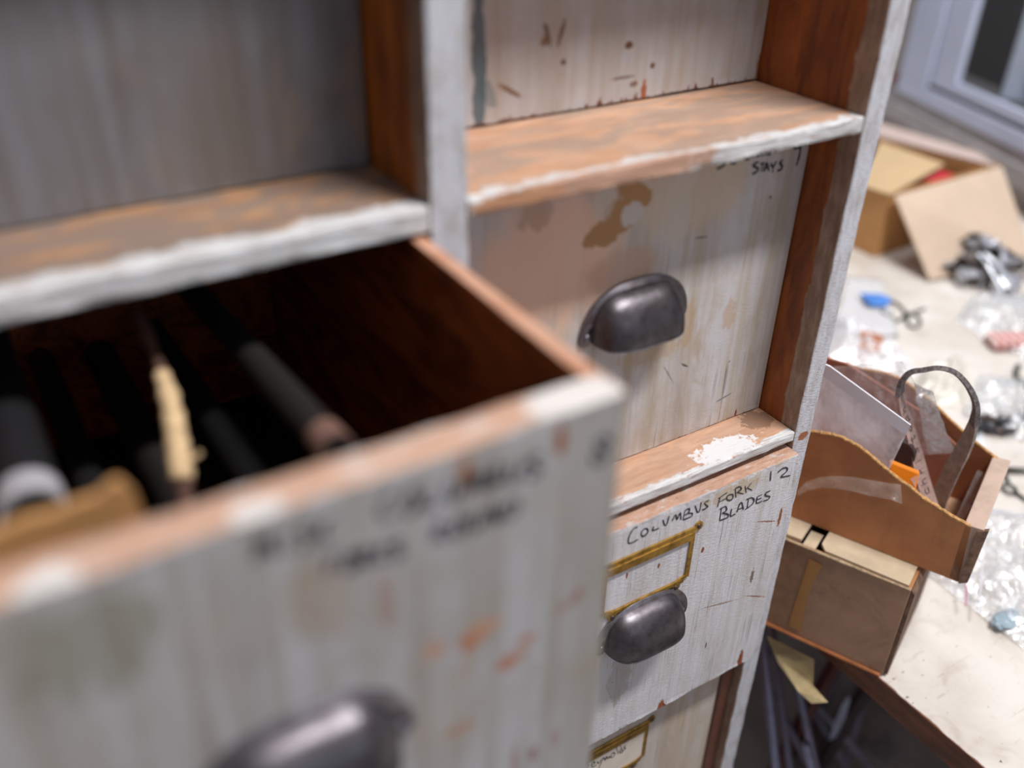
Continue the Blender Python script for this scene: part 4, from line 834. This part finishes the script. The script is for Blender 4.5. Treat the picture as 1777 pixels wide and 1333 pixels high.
# heap of chrome fittings: each a bent clip with a lug
CHROME = plain('chrome_fitting_metal', col(206, 208, 216), .3, .6, var=.15, freq=80, bump=.1)
DSTEEL = plain('dark_fitting_metal', col(96, 88, 84), .4, .7, var=.3, freq=80)
def fitting(mat, dark):
    r = empty('chrome_fitting', (0, 0, 0), 'small bent metal fitting in the shiny heap before the open box', 'fitting', 'metal fittings heaped on the bench')
    bm = bmesh.new(); path = smooth_path([(-.022, 0, 0), (-.012, .002, .005), (0, 0, .007), (.011, -.002, .004), (.014, 0, -.006), (.005, 0, -.010)], 4)
    for i in range(len(path) - 1):
        a, b = path[i], path[i + 1]
        vs = [bm.verts.new((p.x, p.y + s * .0075, p.z)) for p in (a, b) for s in (-1, 1)]; bm.faces.new((vs[0], vs[1], vs[3], vs[2]))
    bmesh.ops.remove_doubles(bm, verts=bm.verts[:], dist=1e-6); bmesh.ops.solidify(bm, geom=bm.faces[:], thickness=.0016)
    bmesh.ops.translate(bm, verts=bm.verts[:], vec=(0, 0, .014))
    obj('clip_plate', bm, mat, r)
    b2 = bmesh.new(); bmesh.ops.create_cone(b2, cap_ends=True, segments=14, radius1=.0042, radius2=.0036, depth=.011, matrix=Matrix.Translation((-.015, 0, .016)) @ Matrix.Rotation(1.57, 4, 'X'))
    obj('lug', b2, dark, r, smooth=False); return r
fA = fitting(CHROME, DSTEEL); fB = fitting(DSTEEL, CHROME)
def place(src, loc, eul, first=False, s=1.0):
    r = src if first else src.copy()
    if not first:
        C.objects.link(r)
        for ch in src.children: c = ch.copy(); C.objects.link(c); c.parent = r
    r.location = loc; r.rotation_euler = eul; r.scale = (s, s, s); return r
random.seed(11); hc = T_(1702, 480); k = 0
def flap_z(p):
    g0_, g1_ = T_(1612, 487), T_(1792, 452); e = (g1_ - g0_).normalized(); nrm = Vector((-e.y, e.x, 0)); d = (p - g0_).dot(nrm)
    return max(0, d) * 1.0
for i in range(40):
    a_ = random.random() * 6.283; rr = math.sqrt(random.random()); d = rr
    loc = hc + Vector((.058 * rr * math.cos(a_), .050 * rr * math.sin(a_), 0)); loc.z += min(.05, flap_z(loc)) + .002 + .052 * (1 - d) * ((i % 5) + 1) / 5
    place(fA if i % 3 else fB, loc, (random.uniform(-.7, .7), random.uniform(-.8, .8), random.uniform(0, 6.28)), first=(i in (0, 1)), s=random.uniform(1.0, 1.5))
def lever(p0, p1, wd, label):
    r = empty('brake_lever', p0, label, 'lever'); a, b = Vector(p0), Vector(p1); t = (b - a).normalized(); u = t.cross(Z).normalized()
    P = smooth_path([a, a.lerp(b, .3) + Z * .006, a.lerp(b, .7) + Z * .004, b], 6); bm = tube(P, [wd * (.55 + .45 * math.sin(math.pi * (.15 + .8 * i / (len(P) - 1)))) for i in range(len(P))], 12, True, None, .55)
    obj('lever_blade', bm, plain('bright_chrome', col(232, 238, 246), .28, .5, var=.03, bump=0), r, smooth=True)
lever(onz(1708, 440, ZT_ + .060), T_(1762, 508, .008), .0060, 'long bright chrome lever lying across the heap of metal fittings')
lever(onz(1697, 440, ZT_ + .055), T_(1742, 514, .006), .0042, 'shorter chrome lever left of the bright one on the metal heap')

# ------------------------------------------------------------------ open box at the back
ZB_ = ZT_ + .0005; HBX = .1215; c0 = T_(1516, 447); TH = .004
root = empty('open_carton', (c0.x + .16, c0.y + .14, ZB_), 'open tan cardboard carton with its flaps folded out, at the back of the bench', 'carton')
KL = plain('light_kraft', col(204, 182, 160), .8, var=.05, freq=14); KM = plain('orange_kraft', col(196, 146, 92), .8, var=.08, freq=14)
x0, x1, yy0, yy1 = c0.x, c0.x + .315, c0.y, c0.y + .27
boxobj('carton_wall', (x0, x1, yy0, yy0 + TH, ZB_, ZB_ + HBX), KM, root); boxobj('carton_wall', (x0, x1, yy1 - TH, yy1, ZB_, ZB_ + HBX), KM, root)
boxobj('carton_wall', (x0, x0 + TH, yy0 + TH, yy1 - TH, ZB_, ZB_ + HBX), KM, root); boxobj('carton_wall', (x1 - TH, x1, yy0 + TH, yy1 - TH, ZB_, ZB_ + HBX), KM, root)
boxobj('carton_base', (x0 + TH, x1 - TH, yy0 + TH, yy1 - TH, ZB_, ZB_ + TH), plain('carton_inside', col(110, 72, 50), .9), root)
zt = ZB_ + HBX
f0, f1 = onz(1552, 342, zt), onz(1737, 290, zt); g0, g1 = T_(1612, 487, .004), T_(1792, 452, .010)
obj('carton_flap', slab([f0, f1, g1, g0], (0, -.3, 1), .003), KL, root)
obj('carton_flap', slab([onz(1490, 322, zt + .001), onz(1545, 340, zt + .001), onz(1638, 287, zt + .012), onz(1528, 248, zt + .012)], (0, 0, 1), .003), plain('cream_kraft', col(196, 168, 128), .8, var=.04, freq=10), root)
e0, e1_ = Vector((x0, yy1, zt)), Vector((x1 + .02, yy1, zt))
obj('carton_flap', slab([onz(1500, 232, zt + .005), onz(1731, 291, zt + .005), onz(1700, 268, zt + .014), onz(1600, 238, zt + .014), onz(1530, 216, zt + .014), onz(1500, 208, zt + .014)], (0, .2, 1), .003), plain('pinkish_kraft', col(192, 172, 164), .8, var=.05), root)
tag(boxobj('red_packet', (x0 + .13, x0 + .20, yy0 + .01, yy0 + .045, ZB_ + TH + .001, zt - .004), plain('red_glossy', col(206, 40, 56), .3), None, .003), 'bright red packet inside the open tan carton', 'packet')
ro = empty('clear_sleeve', (1.55, .50, ZT_ + .0005), 'blue-grey plastic sleeve leaning at the right of the open carton', 'sleeve')
obj('sleeve_film', sheet([dep(1752, 292, 2.02), dep(1800, 300, 2.0), dep(1810, 372, 1.9), dep(1768, 350, 1.93)], 12, 12, .004, 40, V, 5), plastic('blue_film', (.6, .68, .82), .8, .3, .85), ro, smooth=True)

# ------------------------------------------------------------------ below the bench: wheels and tubes
RIM = plain('dark_red_rim', col(104, 58, 54), .35, .1); TYRE = plain('black_tyre', col(62, 52, 58), .5); SPK = plain('spoke_steel', col(176, 178, 200), .35, .4)
def wheel(c, yaw, tilt, label, mat):
    r = empty('bicycle_wheel', (c[0], c[1], FLOOR + .002), label, 'wheel', None)
    u = Vector((math.cos(yaw), math.sin(yaw), 0)); n0 = Vector((-math.sin(yaw), math.cos(yaw), 0)); w_ = Z * math.cos(tilt) + n0 * math.sin(tilt); nn = u.cross(w_).normalized(); R0 = .315
    cc = Vector((c[0], c[1], FLOOR + .013 + R0 * math.cos(tilt)))
    P = [cc + (u * math.cos(a) + w_ * math.sin(a)) * R0 for a in [2 * math.pi * k / 72 for k in range(72)]]
    def ring(rr, rad):
        b = bmesh.new(); rings = []
        for k in range(72):
            a = 2 * math.pi * k / 72; e = u * math.cos(a) + w_ * math.sin(a)
            rings.append([b.verts.new(cc + e * (rr + rad * math.cos(t)) + nn * rad * math.sin(t)) for t in [2 * math.pi * q / 10 for q in range(10)]])
        for k in range(72):
            A, B = rings[k], rings[(k + 1) % 72]
            for q in range(10): b.faces.new((A[q], A[(q + 1) % 10], B[(q + 1) % 10], B[q]))
        return b
    obj('tyre', ring(R0, .0105), mat, r, smooth=True); obj('rim', ring(R0 - .013, .0065), TUBE, r, smooth=True)
    for s in (-1, 1): pass
    obj('hub', tube([cc - nn * .022, cc - nn * .018, cc - nn * .017, cc + nn * .017, cc + nn * .018, cc + nn * .022], [.006, .006, .018, .018, .006, .006], 16), SPK, r, smooth=False)
    for k in range(24):
        a = 2 * math.pi * k / 24; s = 1 if k % 2 else -1; e = u * math.cos(a) + w_ * math.sin(a); a2 = a + .9 * (1 if (k // 2) % 2 else -1); h = cc + (u * math.cos(a2) + w_ * math.sin(a2)) * .017 + nn * s * .016
        obj('spoke', tube([h, cc + e * (R0 - .016)], .0013, 6), SPK, r)
wheel((.857, .2114), .36, -.1367, 'bicycle wheel with a dark red tyre leaning under the bench', RIM)
wheel((.905, .1780), .36, -.1367, 'bicycle wheel with a black tyre in front of the dark red one', TYRE)
TB = plain('blue_grey_tube', col(168, 170, 196), .38, .45, bump=.1)
tubes = [((1262, 1240), (1262, 1345), 1.02, 1.06, .0062), ((1322, 1095), (1348, 1345), 1.06, 1.12, .0058), ((1375, 1150), (1400, 1262), 1.10, 1.16, .0052), ((1342, 1110), (1372, 1345), 1.20, 1.26, .0050),
         ((1300, 1130), (1405, 1330), 1.24, 1.30, .0048), ((1335, 1130), (1440, 1250), 1.34, 1.40, .0050), ((1460, 1160), (1420, 1345), 1.40, 1.46, .0045), ((1505, 1190), (1475, 1300), 1.46, 1.52, .0042), ((1440, 1160), (1500, 1250), 1.50, 1.56, .0042), ((1403, 1310), (1412, 1345), 1.06, 1.08, .0048), ((1425, 1255), (1450, 1300), 1.42, 1.46, .0040)]
where = ['nearest the cabinet side', 'from the box corner, second from the cabinet', 'ending behind the hanging paper scrap', 'just right of the second one from the cabinet', 'slanting down to the right behind the upright ones', 'slanting behind the hanging paper scrap',
         'crossing in front of the wheels', 'rightmost, thin, under the bench edge', 'slanting above the wheels under the box', 'showing only at the bottom between the wheels', 'slanting short between the two tyres']
for (a, b, d0, d1, rr), wh in zip(tubes, where):
    if 'above the wheels' in wh or 'crossing in front' in wh: continue
    p = dep(*a, d0); q_ = dep(*b, d1); d = (p - q_).normalized()
    foot = q_ - d * ((q_.z - FLOOR - .006) / max(.3, d.z)); 
    top = p + d * (.02 if p.z + .03 < ZT_ - .04 else 0)
    o = obj('steel_stay', tube([foot, top], rr, 12), TB, None, smooth=True); tag(o, 'thin blue-grey tube below the bench, ' + wh, 'tube')
pp = [dep(1473, 1207, 1.20), dep(1460, 1225, 1.20), dep(1445, 1262, 1.20), dep(1438, 1286, 1.20), dep(1450, 1280, 1.20), dep(1466, 1250, 1.20), dep(1476, 1215, 1.20)]
root = empty('plastic_bag_strip', (pp[3].x, pp[3].y, pp[3].z), 'narrow bluish white plastic strip caught between the wheels', 'plastic')
obj('strip', slab(pp, ray(1455, 1250), .003), plain('bluish_white_plastic', col(196, 206, 232), .3), root)
root, cs = None, None
for (a, b, s, lb) in ((1491, 1292, .010, 'shiny clear plastic scrap on the floor beneath the bench, nearer the wheels'), (1530, 1305, .022, 'crumpled translucent plastic scrap on the floor under the bench edge'), (1494, 1258, .008, 'tiny shiny scrap on the floor behind the larger clear scraps')):
    p = onz(a, b, FLOOR + .001); bm = sheet([p + Vector((-s, -s, .003)), p + Vector((s, -s, .003)), p + Vector((s * 2.2, s, .003)), p + Vector((-s, s, .003))], 10, 10, .004, 60, Z, a)
    tag(obj('plastic_scrap', bm, BAGP, smooth=True), lb, 'plastic')
